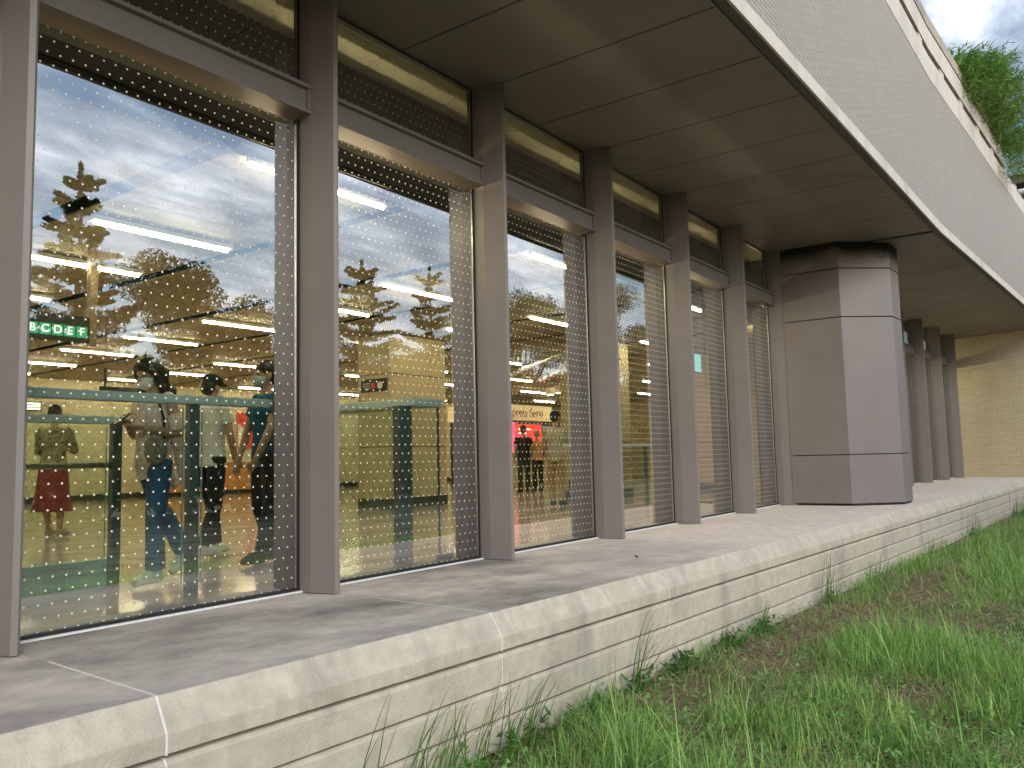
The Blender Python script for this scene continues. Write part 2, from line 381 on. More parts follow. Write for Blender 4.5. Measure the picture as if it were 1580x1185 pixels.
def window(x, F):
    wdw = empty('window'); wdw.parent = B; wdw.matrix_local = F @ Matrix.Translation((x + .07, GL, 0))
    for me in (pane_me, tpane_me, sill_me, beam_me, *FRAME_MES): put(me, wdw)
def fin_at(x, F):
    put(fin_me, B, F @ Matrix.Translation((x, NOSE, 0))); put(inm_me, B, F @ Matrix.Translation((x, NOSE, 0)))
I4 = Matrix.Identity(4)
for i in range(-2, 7):
    fin_at(X0 + S * i, I4)
    if i < 6: window(X0 + S * i, I4)
FX0 = 24.25 - 4 * S
for i in range(0, 8):
    fin_at(FX0 + S * i, FAR)
    if i < 7: window(FX0 + S * i, FAR)

# shade under the soffit, painted into the colour of the column's top lift
TOP_SHADE = BROWN.copy(); TOP_SHADE.name = 'shaded_cladding'; t_ = TOP_SHADE.node_tree; b_ = t_.nodes['Principled BSDF']
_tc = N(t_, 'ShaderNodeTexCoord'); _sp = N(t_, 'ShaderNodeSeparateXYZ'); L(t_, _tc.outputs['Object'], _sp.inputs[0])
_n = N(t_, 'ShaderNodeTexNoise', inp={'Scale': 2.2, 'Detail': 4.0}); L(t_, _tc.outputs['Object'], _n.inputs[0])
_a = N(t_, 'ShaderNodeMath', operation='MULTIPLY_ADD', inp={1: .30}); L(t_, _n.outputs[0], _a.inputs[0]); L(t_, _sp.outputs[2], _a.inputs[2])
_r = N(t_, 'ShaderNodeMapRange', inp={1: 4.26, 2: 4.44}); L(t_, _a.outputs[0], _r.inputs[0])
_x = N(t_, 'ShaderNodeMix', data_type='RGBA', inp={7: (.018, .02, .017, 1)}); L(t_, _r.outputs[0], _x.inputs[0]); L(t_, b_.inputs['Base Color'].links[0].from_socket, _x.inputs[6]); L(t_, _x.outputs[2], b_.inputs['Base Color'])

# column, octagonal metal cladding in four lifts with dark joints
A = [(14.14, 4.42), (14.16, 3.47), (14.78, 2.79), (15.33, 2.77), (15.98, 3.36), (16.0, 4.42)]
colm = empty('column'); colm.parent = B
cxy = (sum(p[0] for p in A) / 6, sum(p[1] for p in A) / 6)
def inset(poly, d): return [(cxy[0] + (x - cxy[0]) * (1 - d), cxy[1] + (y - cxy[1]) * (1 - d)) for x, y in poly]
mb = MB(); mb.prism(inset(A, .03), .004, H - .004); mb.build('core', DARKGAP, colm, fixn=True)
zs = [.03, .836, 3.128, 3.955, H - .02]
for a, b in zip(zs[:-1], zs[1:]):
    mb = MB(); mb.prism(A, a + .007, b - .007); mb.build('cladding_panel', TOP_SHADE if b > 4.2 else BROWN, colm, bevel=.006, fixn=True)

# soffit: separate panels with open joints over a dark backing
def fascia_y(x): return 2.245 - .0190 * x if x < 14.6 else 1.968 - .0555 * (x - 14.6)
def edge_y(x): return 2.38 - .0205 * x if x < 14.6 else 2.08 - .0555 * (x - 14.6)
sof = empty('soffit'); sof.parent = B
HW = S / 2; JG = .008
def soffit_panel(x0, x1, yb0, yb1, z=H):
    mb = MB(); poly = [(x0, edge_y(x0)), (x1, edge_y(x1)), (x1, yb1), (x0, yb0)]
    mb.prism(poly, z, z + .03); mb.build('soffit_panel', SOFFIT, sof, fixn=True)
k = -6
while X0 + HW * (k + 1) < 14.15:
    a, b_ = X0 + HW * k + JG, X0 + HW * (k + 1) - JG
    soffit_panel(a, b_, GL + .02, GL + .02); k += 1
soffit_panel(X0 + HW * k + JG, 14.50, GL + .02, GL + .02)
def farback(x): return PIV.y + GL - NOSE + math.tan(ANG) * (x - PIV.x) + .03
x = 14.62
while x < 33:
    soffit_panel(x, x + HW - .012, farback(x), farback(x + HW), H - .012); x += HW
mb = MB()
for x0, x1 in ((-5, 14.56), (14.56, 34)):
    mb.prism([(x0, fascia_y(x0) + .05), (x1, fascia_y(x1) + .05), (x1, 5.2 if x1 < 15 else 4.6), (x0, 5.2)], H + .06, H + .10)
mb.build('soffit_backing', DARKGAP, sof, fixn=True)
# fascia and parapet, in two runs
XS = [-6, 4, 14.6, 24, 36]
def run(mb, off0, off1, z0, z1, xs=XS, fy=fascia_y):
    """wall strip following the fascia line; off0 front, off1 back (positive inwards)"""
    for a, b_ in zip(xs[:-1], xs[1:]):
        mb.prism([(a, fy(a) + off0), (b_, fy(b_) + off0), (b_, fy(b_) + off1), (a, fy(a) + off1)], z0, z1)
    return mb
XR = [-6, 14.6, 36]
def strip(name, off0, off1, z0, z1, m_, xs=XR, bev=0):
    par = empty(name) if False else None
    mb = MB(); n = len(xs)
    pts_f = [(x, fascia_y(x) + off0) for x in xs]; pts_b = [(x, fascia_y(x) + off1) for x in xs][::-1]
    mb.prism(pts_f + pts_b, z0, z1)
    return mb.build(name, m_, B, fixn=True, bevel=bev)
strip('drip_edge', .012, .105, H - .012, H + .20, mat('dark_return', (.085, .080, .068), .7, noise=(2, .15)))
strip('fascia_lip', -.012, .011, H - .03, H + .115, SMOOTHC)
strip('tiled_fascia', 0.0, .30, H + .201, 6.95, MOSAIC)
strip('tile_base', 0.0, .0115, H + .1155, H + .2005, MOSAIC)
strip('fascia_cap', -.006, .32, 6.951, 7.36, SMOOTHC)
XU = [-6, 14.6, 22.2]
strip('parapet_beam', -.01, .30, 7.49, 7.86, SMOOTHC, XU)
strip('parapet_groove', .04, .28, 7.861, 7.90, mat('groove_dark', (.10, .08, .065), .9), XU)  # groove strip is much darker than the beam and coping
strip('parapet_coping', -.012, .32, 7.901, 8.12, SMOOTHW, XU)
strip('parapet_rail', .03, .10, 7.455, 7.489, mat('rail_brown', (.13, .10, .085), .5), [-6, 14.6, 35])
strip('slot_shade_back', .24, .30, 7.361, 7.489, mat('slot_shade', (.12, .095, .08), .8), XU)  # dark backing; the shade inside the slot is put into its colour
spc = MB(); spc.box(0, .27, -.004, .20, 7.361, 7.4545)
spc_me = spc.mesh('parapet_spacer', SMOOTHC)
for i in range(-4, 14):
    x = 13.86 + 1.63 * i
    a = 0 if x < 14.6 else ANG
    put(spc_me, B, Matrix.Translation((x, fascia_y(x), 0)) @ Matrix.Rotation(a - .019 * (x < 14.6), 4, 'Z'))
# roof slab behind parapet, brick end wall
mb = MB(); mb.prism([(-6, 2.6), (14.6, 2.3), (36, 1.2), (36, 24), (-6, 24)], 6.6, 6.9); mb.build('roof', SMOOTHC, B, fixn=True)
mb = MB(); mb.prism([(29.62, 3.92), (28.55, .9), (29.0, .9), (31.2, 3.75)], .003, H - .013); mb.build('brick_wall', BRICK, B, fixn=True)

# interior shell
mb = MB(); mb.box(-8, 34, 23.4, 23.6, -.2, 4.6); mb.build('back_wall', WALLB, B)
mb = MB(); mb.box(-8.2, -8.0, 4.75, 23.4, -.2, 4.6); mb.box(33.8, 34.0, 4.0, 23.39, -.2, 4.6); mb.build('side_wall', BEIGE, B)
mb = MB(); mb.box(-8, 14.0, 5.24, 5.252, 3.97, H + .25); mb.box(-8, 14.0, 5.24, 5.252, 3.43, 3.629); mb.box(-8, 14.0, 5.75, 5.80, 3.402, H + .25); mb.build('bulkhead', BLACK, B)
mb = MB(); mb.box(-8, 14.0, 5.23, 5.252, 3.63, 3.70); mb.build('blind_box', BEIGE, B)
mb = MB(); mb.prism([(-8, 4.73), (14.6, 4.73), (14.6, 5.239), (-8, 5.239)], H + .005, H + .045); mb.build('window_head', mat('head_cream', (.93, .84, .64), .6), B, fixn=True)
mb = MB(); mb.box(-8, 34, 23.34, 23.395, 0.006, .16); mb.build('skirting', SKIRT, B)
mb = MB(); mb.box(-6, 14.1, 4.755, 4.99, .006, .012); mb.build('floor_grating', mat('grating', (.10, .10, .10), .45, .5), B)
# floor: polished tiles
def floor_mat():
    ma = bpy.data.materials.new('polished_floor'); ma.use_nodes = True; t = ma.node_tree; b = t.nodes['Principled BSDF']
    co = N(t, 'ShaderNodeTexCoord').outputs['Object']
    br = N(t, 'ShaderNodeTexBrick', inp={'Color1': (.58, .45, .30, 1), 'Color2': (.53, .41, .275, 1), 'Mortar': (.20, .15, .10, 1), 'Scale': 1.0, 'Mortar Size': .004, 'Brick Width': 1.2, 'Row Height': .6})
    br.offset = 0; L(t, co, br.inputs[0])
    n = N(t, 'ShaderNodeTexNoise', inp={'Scale': 14.0, 'Detail': 6.0}); L(t, co, n.inputs[0])
    mx = N(t, 'ShaderNodeMix', data_type='RGBA', blend_type='MULTIPLY', inp={0: .35}); L(t, br.outputs[0], mx.inputs[6]); L(t, n.outputs[1], mx.inputs[7])
    L(t, mx.outputs[2], b.inputs['Base Color']); b.inputs['Roughness'].default_value = .13; b.inputs['Specular IOR Level'].default_value = .7
    return ma
mb = MB(); mb.prism([(-8, 4.76), (34, 4.76), (34, 23.4), (-8, 23.4)], -.2, .004)
tag(mb.build('floor', floor_mat(), fixn=True), kind='structure')
# ceiling: long planks along the building with dark cross slots every bay
cl = empty('ceiling'); tag(cl, kind='structure')
CZ = 3.38
mb = MB(); mb.box(-8, 34, 5.81, 23.39, CZ + .12, CZ + .16); mb.build('ceiling_backing', BLACK, cl)
mb = MB()
xs = [-8 + 0]; bays = []
x = 3.72 - S * 5
while x < 34:
    bays.append((x + .10, x + S - .10)); x += S
for a, b_ in bays:
    y = 5.47
    while y < 23.2:
        mb.box(a, b_, y, y + .286, CZ, CZ + .02); y += .30
mb.build('ceiling_plank', TAN_CEIL, cl)

# ceiling lamps
def lamp(hw):
    t = empty('ceiling_lamp')
    mb = MB(); mb.box(0, 1.56, -hw, hw, CZ - .050, CZ - .004); mb.build('housing', WHITE, t)
    mb = MB()
    mb.tube([(.03, 0, CZ - .060), (1.53, 0, CZ - .060)], .024, 8); mb.build('tube', LAMP, t, smooth=True)
    return t
lprotos = {}
LY = [5.45, 7.92, 9.78, 12.15, 14.65, 17.05, 19.55, 21.9]
for iy, y in enumerate(LY):
    for ix, x in enumerate((-4.0, -.05, 3.95, 7.93, 11.45, 15.6, 19.7, 24.0, 28.5)):
        if iy == 0 and ix == 1: continue
        key = 0 if iy == 0 else 1
        if key not in lprotos: lprotos[key] = o = lamp((.016, .075)[key])
        else: o = copy_tree(lprotos[key])
        o.location = (x, y, 0)
        tag(o, 'lit warm strip light on the station hall ceiling among others alike', 'ceiling light', 'strip lights on the hall ceiling')

# ------------------------------------------------------------------ plinth ledge
LM = Matrix.Translation((X0, 3.12, 0)) @ Matrix.Rotation(-.0467, 4, 'Z')
P = empty('plinth_wall', (0, 0, 0), 0, 'low cast stone plinth with bevelled top ledge and grooved face along lawn', 'wall')
P.matrix_world = LM
LS = 2.045
for i in range(-2, 15):
    x0, x1 = LS * i + .005, LS * (i + 1) - .005
    yb0, yb1 = 1.62 + .0467 * x0, 1.62 + .0467 * x1
    mb = MB()
    prof = [(0, 0), (-.085, -.132), (-.085, -.210), (-.005, -.2145)]
    n = len(prof)
    n2 = n + 2; NS = 40; rows = []
    for q in range(NS + 1):
        f_ = q / NS; xx = x0 + (x1 - x0) * f_; yb = yb0 + (yb1 - yb0) * f_
        ji = 0 if q in (0, NS) else 1
        r_ = []
        for a_, (y, z) in enumerate(prof):
            jy = ji * rng.normal() * (.0016 if a_ < 2 else .001 if a_ == 2 else 0)
            if ji and a_ in (0, 1) and rng.random() < .06: jy += .006
            r_.append((xx, y + jy, z + (-abs(jy) * .3 if a_ == 0 else 0)))
        rows.append(r_ + [(xx, yb, -.214), (xx, yb, 0)])
    vs = [p_ for r_ in rows for p_ in r_]
    mb.cur = 1
    mb.add(vs, [])
    base = 0
    mb.f.append(tuple(range(n2))[::-1]); mb.mi.append(1); mb.f.append(tuple(NS * n2 + k_ for k_ in range(n2))); mb.mi.append(1)
    for q in range(NS):
        for j in range(n2):
            mb.f.append((q * n2 + j, q * n2 + (j + 1) % n2, (q + 1) * n2 + (j + 1) % n2, (q + 1) * n2 + j)); mb.mi.append(0 if j == n2 - 1 else 1)
    o = mb.build('coping_block', [CONC_TOP, STONE], P)
    bm = bmesh.new(); bm.from_mesh(o.data); bmesh.ops.remove_doubles(bm, verts=bm.verts, dist=1e-5); bmesh.ops.recalc_face_normals(bm, faces=bm.faces); bm.to_mesh(o.data); bm.free()
    bv = o.modifiers.new('bevel', 'BEVEL'); bv.width = .005; bv.segments = 2; bv.limit_method = 'ANGLE'; bv.angle_limit = R(28)
    mb = MB()
    mb.extrude_x([(.0, -.216), (-.005, -.216), (-.005, -.226), (-.066, -.231), (-.085, -.250), (-.085, -.400), (-.005, -.402), (-.005, -.413), (-.066, -.418), (-.085, -.437), (-.085, -.580), (-.005, -.582), (-.005, -.593),
                  (-.066, -.598), (-.085, -.617), (-.085, -.752), (-.005, -.754), (-.005, -.765), (-.085, -.790), (-.085, -.95), (0, -.95)], x0 + .001, x1 - .001)
    mb.build('wall_block', STONE, P, fixn=True)
    mb = MB()
    mb.extrude_x([(1.0, -.002), (.004, -.002), (-.081, -.134), (-.081, -.214), (-.01, -.216), (-.01, -.226), (-.062, -.231), (-.081, -.252), (-.081, -.400), (-.01, -.403), (-.01, -.413), (-.062, -.418), (-.081, -.438), (-.081, -.580), (-.01, -.583), (-.01, -.593), (-.062, -.598), (-.081, -.618), (-.081, -.95), (1.0, -.95)], x1 - .001, x1 + .011)
    mb.build('mortar_joint', MORTAR, P, fixn=True)

t_ = CONC_TOP.node_tree
_mx = [n for n in t_.nodes if n.type == 'MIX'][0]; _mr = _mx.inputs[0].links[0].from_node
_s = N(t_, 'ShaderNodeSeparateXYZ'); L(t_, [n for n in t_.nodes if n.type == 'TEX_COORD'][0].outputs['Object'], _s.inputs[0])
_f = N(t_, 'ShaderNodeMapRange', inp={1: 3.5, 2: 6.5, 3: 1.0, 4: .12}); L(t_, _s.outputs[0], _f.inputs[0])
_q = N(t_, 'ShaderNodeMath', operation='MULTIPLY_ADD', inp={1: .75, 2: .25}); L(t_, _mr.outputs[0], _q.inputs[0])
_m = N(t_, 'ShaderNodeMath', operation='MULTIPLY'); L(t_, _q.outputs[0], _m.inputs[0]); L(t_, _f.outputs[0], _m.inputs[1]); L(t_, _m.outputs[0], _mx.inputs[0])

# ------------------------------------------------------------------ ground
def lawn_mat():
    ma = bpy.data.materials.new('lawn_soil'); ma.use_nodes = True; t = ma.node_tree; b = t.nodes['Principled BSDF']; b.inputs['Roughness'].default_value = .95
    co = N(t, 'ShaderNodeTexCoord').outputs['Object']
    n = N(t, 'ShaderNodeTexNoise', inp={'Scale': 1.3, 'Detail': 8.0, 'Roughness': .7}); L(t, co, n.inputs[0])
    r_ = N(t, 'ShaderNodeValToRGB'); L(t, n.outputs[0], r_.inputs[0])
    r_.color_ramp.elements[0].color = (.045, .075, .018, 1); r_.color_ramp.elements[0].position = .35
    r_.color_ramp.elements[1].color = (.36, .30, .20, 1); r_.color_ramp.elements[1].position = .60
    L(t, r_.outputs[0], b.inputs['Base Color'])
    n = N(t, 'ShaderNodeTexNoise', inp={'Scale': 38.0, 'Detail': 8.0, 'Roughness': .75}); L(t, co, n.inputs[0])
    bp = N(t, 'ShaderNodeBump', inp={'Strength': 1.0, 'Distance': .05}); L(t, n.outputs[0], bp.inputs['Height']); L(t, bp.outputs[0], b.inputs['Normal'])
    return ma
mb = MB(); mb.add([(-400, -400, LAWN), (500, -400, LAWN), (500, 400, LAWN), (-400, 400, LAWN)], [(0, 1, 2, 3)])
tag(mb.build('lawn', lawn_mat()), kind='structure')

def attr_mat(name, rough=.55, trans=.35, spec=.35):
    """leaf material reading a per-leaf colour"""
    ma = bpy.data.materials.new(name); ma.use_nodes = True; t = ma.node_tree; b = t.nodes['Principled BSDF']
    at = N(t, 'ShaderNodeAttribute', attribute_name='leaf'); L(t, at.outputs['Color'], b.inputs['Base Color'])
    b.inputs['Roughness'].default_value = rough; b.inputs['Specular IOR Level'].default_value = spec
    tl = N(t, 'ShaderNodeBsdfTranslucent'); L(t, at.outputs['Color'], tl.inputs[0])
    mx = N(t, 'ShaderNodeMixShader', inp={0: trans}); L(t, b.outputs[0], mx.inputs[1]); L(t, tl.outputs[0], mx.inputs[2])
    L(t, mx.outputs[0], t.nodes['Material Output'].inputs[0])
    return ma
GRASSM = attr_mat('grass_blade', .5, .5, .4); LEAFM = attr_mat('leaf'); BAMBOOM = attr_mat('bamboo_leaf', .45, .3, .4)
def fast_mesh(name, V, F, mat_, col=None):
    """V (n,3), F (m,4) quads; col (m,3) per face"""
    me = bpy.data.meshes.new(name); me.vertices.add(len(V)); me.vertices.foreach_set('co', V.astype(np.float32).ravel())
    k = F.shape[1]
    me.loops.add(F.size); me.loops.foreach_set('vertex_index', F.astype(np.int32).ravel())
    me.polygons.add(len(F)); me.polygons.foreach_set('loop_start', np.arange(0, F.size, k, dtype=np.int32)); me.polygons.foreach_set('loop_total', np.full(len(F), k, np.int32))
    me.materials.append(mat_)
    if col is not None:
        a = me.attributes.new('leaf', 'FLOAT_COLOR', 'FACE'); c4 = np.ones((len(F), 4), np.float32); c4[:, :3] = col; a.data.foreach_set('color', c4.ravel())
    me.update(calc_edges=True)
    return me
def blades(root, h, wdt, az, lean, curve, col, segs=3):
    """grass blades as bent ribbons -> V,F,C"""
    n = len(h); t = np.linspace(0, 1, segs + 1)
    side = np.stack([-np.sin(az), np.cos(az), 0 * az], 1); fwd = np.stack([np.cos(az), np.sin(az), 0 * az], 1)
    V = np.zeros((n, segs + 1, 2, 3))
    for i, tt in enumerate(t):
        th = lean + curve * tt
        # integrate bending
        out_ = h * (np.sin(lean) * tt + curve * tt * tt * .5 * np.cos(lean)); upw = h * np.sqrt(np.clip(tt * tt - (out_ / h) ** 2, .02 * tt * tt, None))
        upw = np.where(curve * tt > 1.2, upw * .92, upw)
        c = root + fwd * out_[:, None]; c[:, 2] += upw
        ww = wdt * (1 - .85 * tt ** 1.6) * .5
        V[:, i, 0] = c - side * ww[:, None]; V[:, i, 1] = c + side * ww[:, None]
    idx = np.arange(n)[:, None] * (2 * (segs + 1))
    F = []
    for i in range(segs): F.append(np.stack([idx[:, 0] + 2 * i, idx[:, 0] + 2 * i + 1, idx[:, 0] + 2 * i + 3, idx[:, 0] + 2 * i + 2], 1))
    F = np.stack(F, 1).reshape(-1, 4); C = np.repeat(col, segs, 0)
    return V.reshape(-1, 3), F, C
def join(parts):
    V = []; F = []; C = []; o = 0
    for v, f, c in parts: V.append(v); F.append(f + o); C.append(c); o += len(v)
    return np.concatenate(V), np.concatenate(F), np.concatenate(C)
def ledge_face(x): return 3.035 - .0467 * (x - X0)
def dryness(x, y):
    d = ledge_face(x) - y
    near = .85 * np.exp(-((d - .42) / .34) ** 2) * smoothstep(4.6, 5.6, x) * (1 - smoothstep(8.3, 10.5, x))
    n = .6 * vnoise(x, y, 1.7, 3) + .4 * vnoise(x, y, 4.5, 5)
    far = smoothstep(.56, .72, n) * .55 * smoothstep(5.5, 8, x)
    spot = np.exp(-(((x - 6.1) / .5) ** 2 + ((y - 1.1) / .25) ** 2)) * .7 + np.exp(-(((x - 10.5) / 1.6) ** 2 + ((y - 1.9) / .25) ** 2)) * .8
    return np.clip(.85 * near * (0.75 + .8 * n) + .8 * far + .85 * spot, 0, 1)
def scatter(n, x0, x1, p=1.0):
    x = x0 + (x1 - x0) * rng.random(n) ** p
    d = rng.random(n)
    return x, d
def greens(n, a=(.16, .39, .07), b=(.52, .68, .22), br=.9):
    t = rng.random((n, 1)); c = np.array(a) * (1 - t) + np.array(b) * t
    return c * (1 + br * (rng.random((n, 1)) - .5))
parts = []
def add_blades(n, x0, x1, ymin, hmin, hmax, wd, p=1.0, dryk=.85, tallnoise=True, segs=3, colf=greens):
    x = x0 + (x1 - x0) * rng.random(n) ** p; y = ymin + (ledge_face(x) + .0 - ymin) * rng.random(n)
    ok = (y < ledge_face(x) - .006); x = x[ok]; y = y[ok]
    dr = dryness(x, y); keep = rng.random(len(x)) > dr * dryk; x, y, dr = x[keep], y[keep], dr[keep]; n = len(x)
    tn = .45 * vnoise(x, y, .9, 11) + .55 * vnoise(x, y, 2.6, 12)
    h = (hmin + (hmax - hmin) * rng.random(n) ** 1.6) * (.35 + 1.3 * smoothstep(.28, .75, tn) if tallnoise else 1) * (1 - .55 * dr)
    wall = np.exp(-(ledge_face(x) - y) / .12); h = h * (1 - .38 * np.exp(-(ledge_face(x) - y) / .2))
    root = np.stack([x, y, np.full(n, LAWN)], 1)
    az = rng.random(n) * 2 * np.pi; lean = rng.random(n) ** 1.1 * 1.25; cu = rng.random(n) * 1.3
    col = colf(n); yel = (rng.random((n, 1)) < .06 + .25 * dr[:, None]); col = np.where(yel, np.array([.30, .25, .12]) * (.6 + .6 * rng.random((n, 1))), col)
    parts.append(blades(root, h, wd * (.6 + .8 * rng.random(n)), az, lean, cu, col, segs))
add_blades(56000, 2.4, 7.5, -1.6, .08, .29, .0070, 1.0)
add_blades(3500, 2.4, 8.5, -1.6, .26, .46, .0080, 1.0, segs=5)
add_blades(46000, 5.5, 14, -2.5, .07, .25, .0088, 1.25)
add_blades(40000, 12, 32, -1.5, .08, .24, .011, 1.25, segs=2)
add_blades(9000, 1.0, 9, -2.0, .04, .10, .012, 1.0, tallnoise=False, segs=2, colf=lambda n: greens(n, (.12, .3, .07), (.30, .54, .16)))
V, F, C = join(parts)
g = bpy.data.objects.new('grass', fast_mesh('grass', V, F, GRASSM, C)); COL.objects.link(g); tag(g, kind='stuff')
# clover-like ground cover: small flat leaves
parts = []
n = 34000
x = 2.5 + 16 * rng.random(n) ** 1.5; y = -1.8 + (ledge_face(x) + 1.8) * rng.random(n)
dn = vnoise(x, y, 2.2, 31) * .6 + vnoise(x, y, 5.1, 32) * .4; ok = (dn > .38) & (y < ledge_face(x) - .02) & (rng.random(n) > dryness(x, y) * .8); x, y = x[ok], y[ok]; n = len(x)
root = np.stack([x, y, LAWN + .015 + .14 * rng.random(n) ** 1.3], 1)
V, F, C = blades(root, .022 + .028 * rng.random(n), .013 + .015 * rng.random(n), rng.random(n) * 6.28, 1.0 + .5 * rng.random(n), .2 * rng.random(n), greens(n, (.13, .33, .08), (.34, .58, .19)), 2)
o = bpy.data.objects.new('ground_cover', fast_mesh('ground_cover', V, F, GRASSM, C)); COL.objects.link(o); tag(o, kind='stuff')
# dry cut grass lying flat
n = 190000
x = 3 + 26 * rng.random(n) ** 1.5; y = -1.8 + (ledge_face(x) + 1.8) * rng.random(n)
ok = (rng.random(n) < .08 + .92 * dryness(x, y) ** .8) & (y < ledge_face(x) - .03); x, y = x[ok], y[ok]; n = len(x)
root = np.stack([x, y, LAWN + .004 + .05 * rng.random(n)], 1)
t_ = rng.random((n, 1)); colr = np.array([.30, .22, .13]) * (1 - t_) + np.array([.80, .66, .44]) * t_
V, F, C = blades(root, .09 + .17 * rng.random(n), .006 + .006 * rng.random(n), rng.random(n) * 6.28, 1.3 + .22 * rng.random(n), .1 * rng.random(n), colr, 2)
o = bpy.data.objects.new('dry_straw', fast_mesh('dry_straw', V, F, GRASSM, C)); COL.objects.link(o); tag(o, kind='stuff')

# weeds against the plinth: each a plant of its own
def weed(x, dist, blades_n, hgt, leaf_n, label, cat='weed', spread=.10, arch=None):
    y0 = ledge_face(x) - dist
    t = empty('weed', (x, y0, LAWN), 0, label, cat, 'weeds along the plinth')
    n = blades_n
    root = np.zeros((n, 3)); root[:, 0] = spread * (rng.random(n) - .5) * 2; root[:, 1] = -np.abs(spread * .5 * rng.random(n))
    h = hgt * (.45 + .6 * rng.random(n)); az = R(200) + R(140) * rng.random(n)
    az = np.where(rng.random(n) < .5, az, R(-10) + R(20) * rng.random(n)); lean = .08 + .4 * rng.random(n); cu = .1 + 1.0 * rng.random(n)
    if arch: lean[:2] = .12; cu[:2] = arch; h[:2] = hgt * 1.15; az[:2] = (R(-8), R(-25))
    V, F, C = blades(root, h, .006 + .004 * rng.random(n), az, lean, cu, greens(n, (.09, .20, .03), (.20, .32, .08)), 6)
    o = bpy.data.objects.new('blade_tuft', fast_mesh('blade_tuft', V, F, GRASSM, C)); COL.objects.link(o); o.parent = t
    if leaf_n:
        n = leaf_n; root = np.zeros((n, 3)); root[:, 0] = .16 * rng.standard_normal(n); root[:, 1] = -.10 * np.abs(rng.standard_normal(n)); root[:, 2] = .02 + .13 * rng.random(n)
        V, F, C = blades(root, .035 + .04 * rng.random(n), .02 + .02 * rng.random(n), rng.random(n) * 6.28, .7 + .7 * rng.random(n), .3 * rng.random(n), greens(n, (.05, .16, .03), (.13, .28, .06)), 2)
        o = bpy.data.objects.new('broad_leaves', fast_mesh('broad_leaves', V, F, GRASSM, C)); COL.objects.link(o); o.parent = t
weed(2.72, .05, 9, .62, 0, 'sparse long grass blades leaning on the nearest stretch of plinth')
weed(3.10, .06, 30, .58, 0, 'tall thin grass tuft at the plinth foot nearest the camera', spread=.22)
weed(3.45, .05, 20, .56, 0, 'loose grass tuft with bent brown tips beside the nearest tuft', spread=.2)
weed(3.92, .05, 24, .55, 60, 'grass tuft with broad leaves under the second plinth joint', spread=.22)
weed(4.55, .12, 30, .34, 60, 'wide low grass clump in front of the plinth near its second joint', spread=.28)
weed(5.25, .05, 16, .74, 90, 'leafy weed with one tall arching stalk against the plinth', arch=2.3)
weed(5.9, .05, 14, .26, 150, 'low broad leaved weed with hardly any blades under the third joint')
weed(6.75, .05, 16, .34, 130, 'small leafy weed beside the patch of dry straw', spread=.12)
weed(7.5, .05, 22, .45, 110, 'leafy weed with a few upright stalks past the dry straw')
weed(9.3, .05, 26, .70, 30, 'bushy tall grass tuft midway along the plinth', spread=.2)
weed(11.0, .06, 26, .52, 20, 'tall grass tuft standing before the octagonal column', spread=.3)
weed(14.2, .05, 20, .45, 10, 'grass tuft at the plinth where the wall bends', spread=.3)
weed(17.5, .05, 34, .50, 20, 'dense grass tuft along the far stretch of plinth', spread=.35)
weed(22.2, .10, 60, .75, 40, 'large dense grass clump at the far end of the plinth', spread=.6)
weed(25.6, .10, 70, .70, 30, 'farthest grass clump by the brick end wall', spread=.8)

# dry leaf on the ledge
mb = MB(); mb.add([(0, 0, .004), (.03, .012, .02), (.06, 0, .006), (.03, -.015, .012), (.02, .03, .03)], [(0, 3, 2, 1), (0, 1, 4)])
o = mb.build('dry_leaf', mat('dead_leaf', (.06, .04, .025), .8)); o.location = (6.55, 3.45, .003); tag(o, 'small dark dead leaf curled on the pale ledge', 'leaf')

# ------------------------------------------------------------------ trees behind the camera (seen in the glass)
BARK = mat('bark', (.09, .065, .045), .9, noise=(6, .3), bump=(20, .6))
def leaf_cloud(cent, rad, n, size, cols, flat=.0, down=0.0):
    """n leaf quads spread in ellipsoids -> V,F,C"""
    k = len(cent); which = rng.integers(0, k, n)
    d = rng.standard_normal((n, 3)); d /= np.linalg.norm(d, axis=1)[:, None]; rr = rng.random((n, 1)) ** .45
    p = cent[which] + d * rr * rad[which]
    a = rng.standard_normal((n, 3)); a[:, 2] = a[:, 2] * (1 - flat) - down; a /= np.linalg.norm(a, axis=1)[:, None]
    b = np.cross(a, rng.standard_normal((n, 3))); b /= np.linalg.norm(b, axis=1)[:, None]
    s = size * (.6 + .8 * rng.random((n, 1)))
    V = np.stack([p - a * s, p + b * s * .35, p + a * s, p - b * s * .35], 1).reshape(-1, 3)
    F = np.arange(n * 4).reshape(-1, 4); C = cols[which] * (.75 + .5 * rng.random((n, 1)))
    return V, F, C
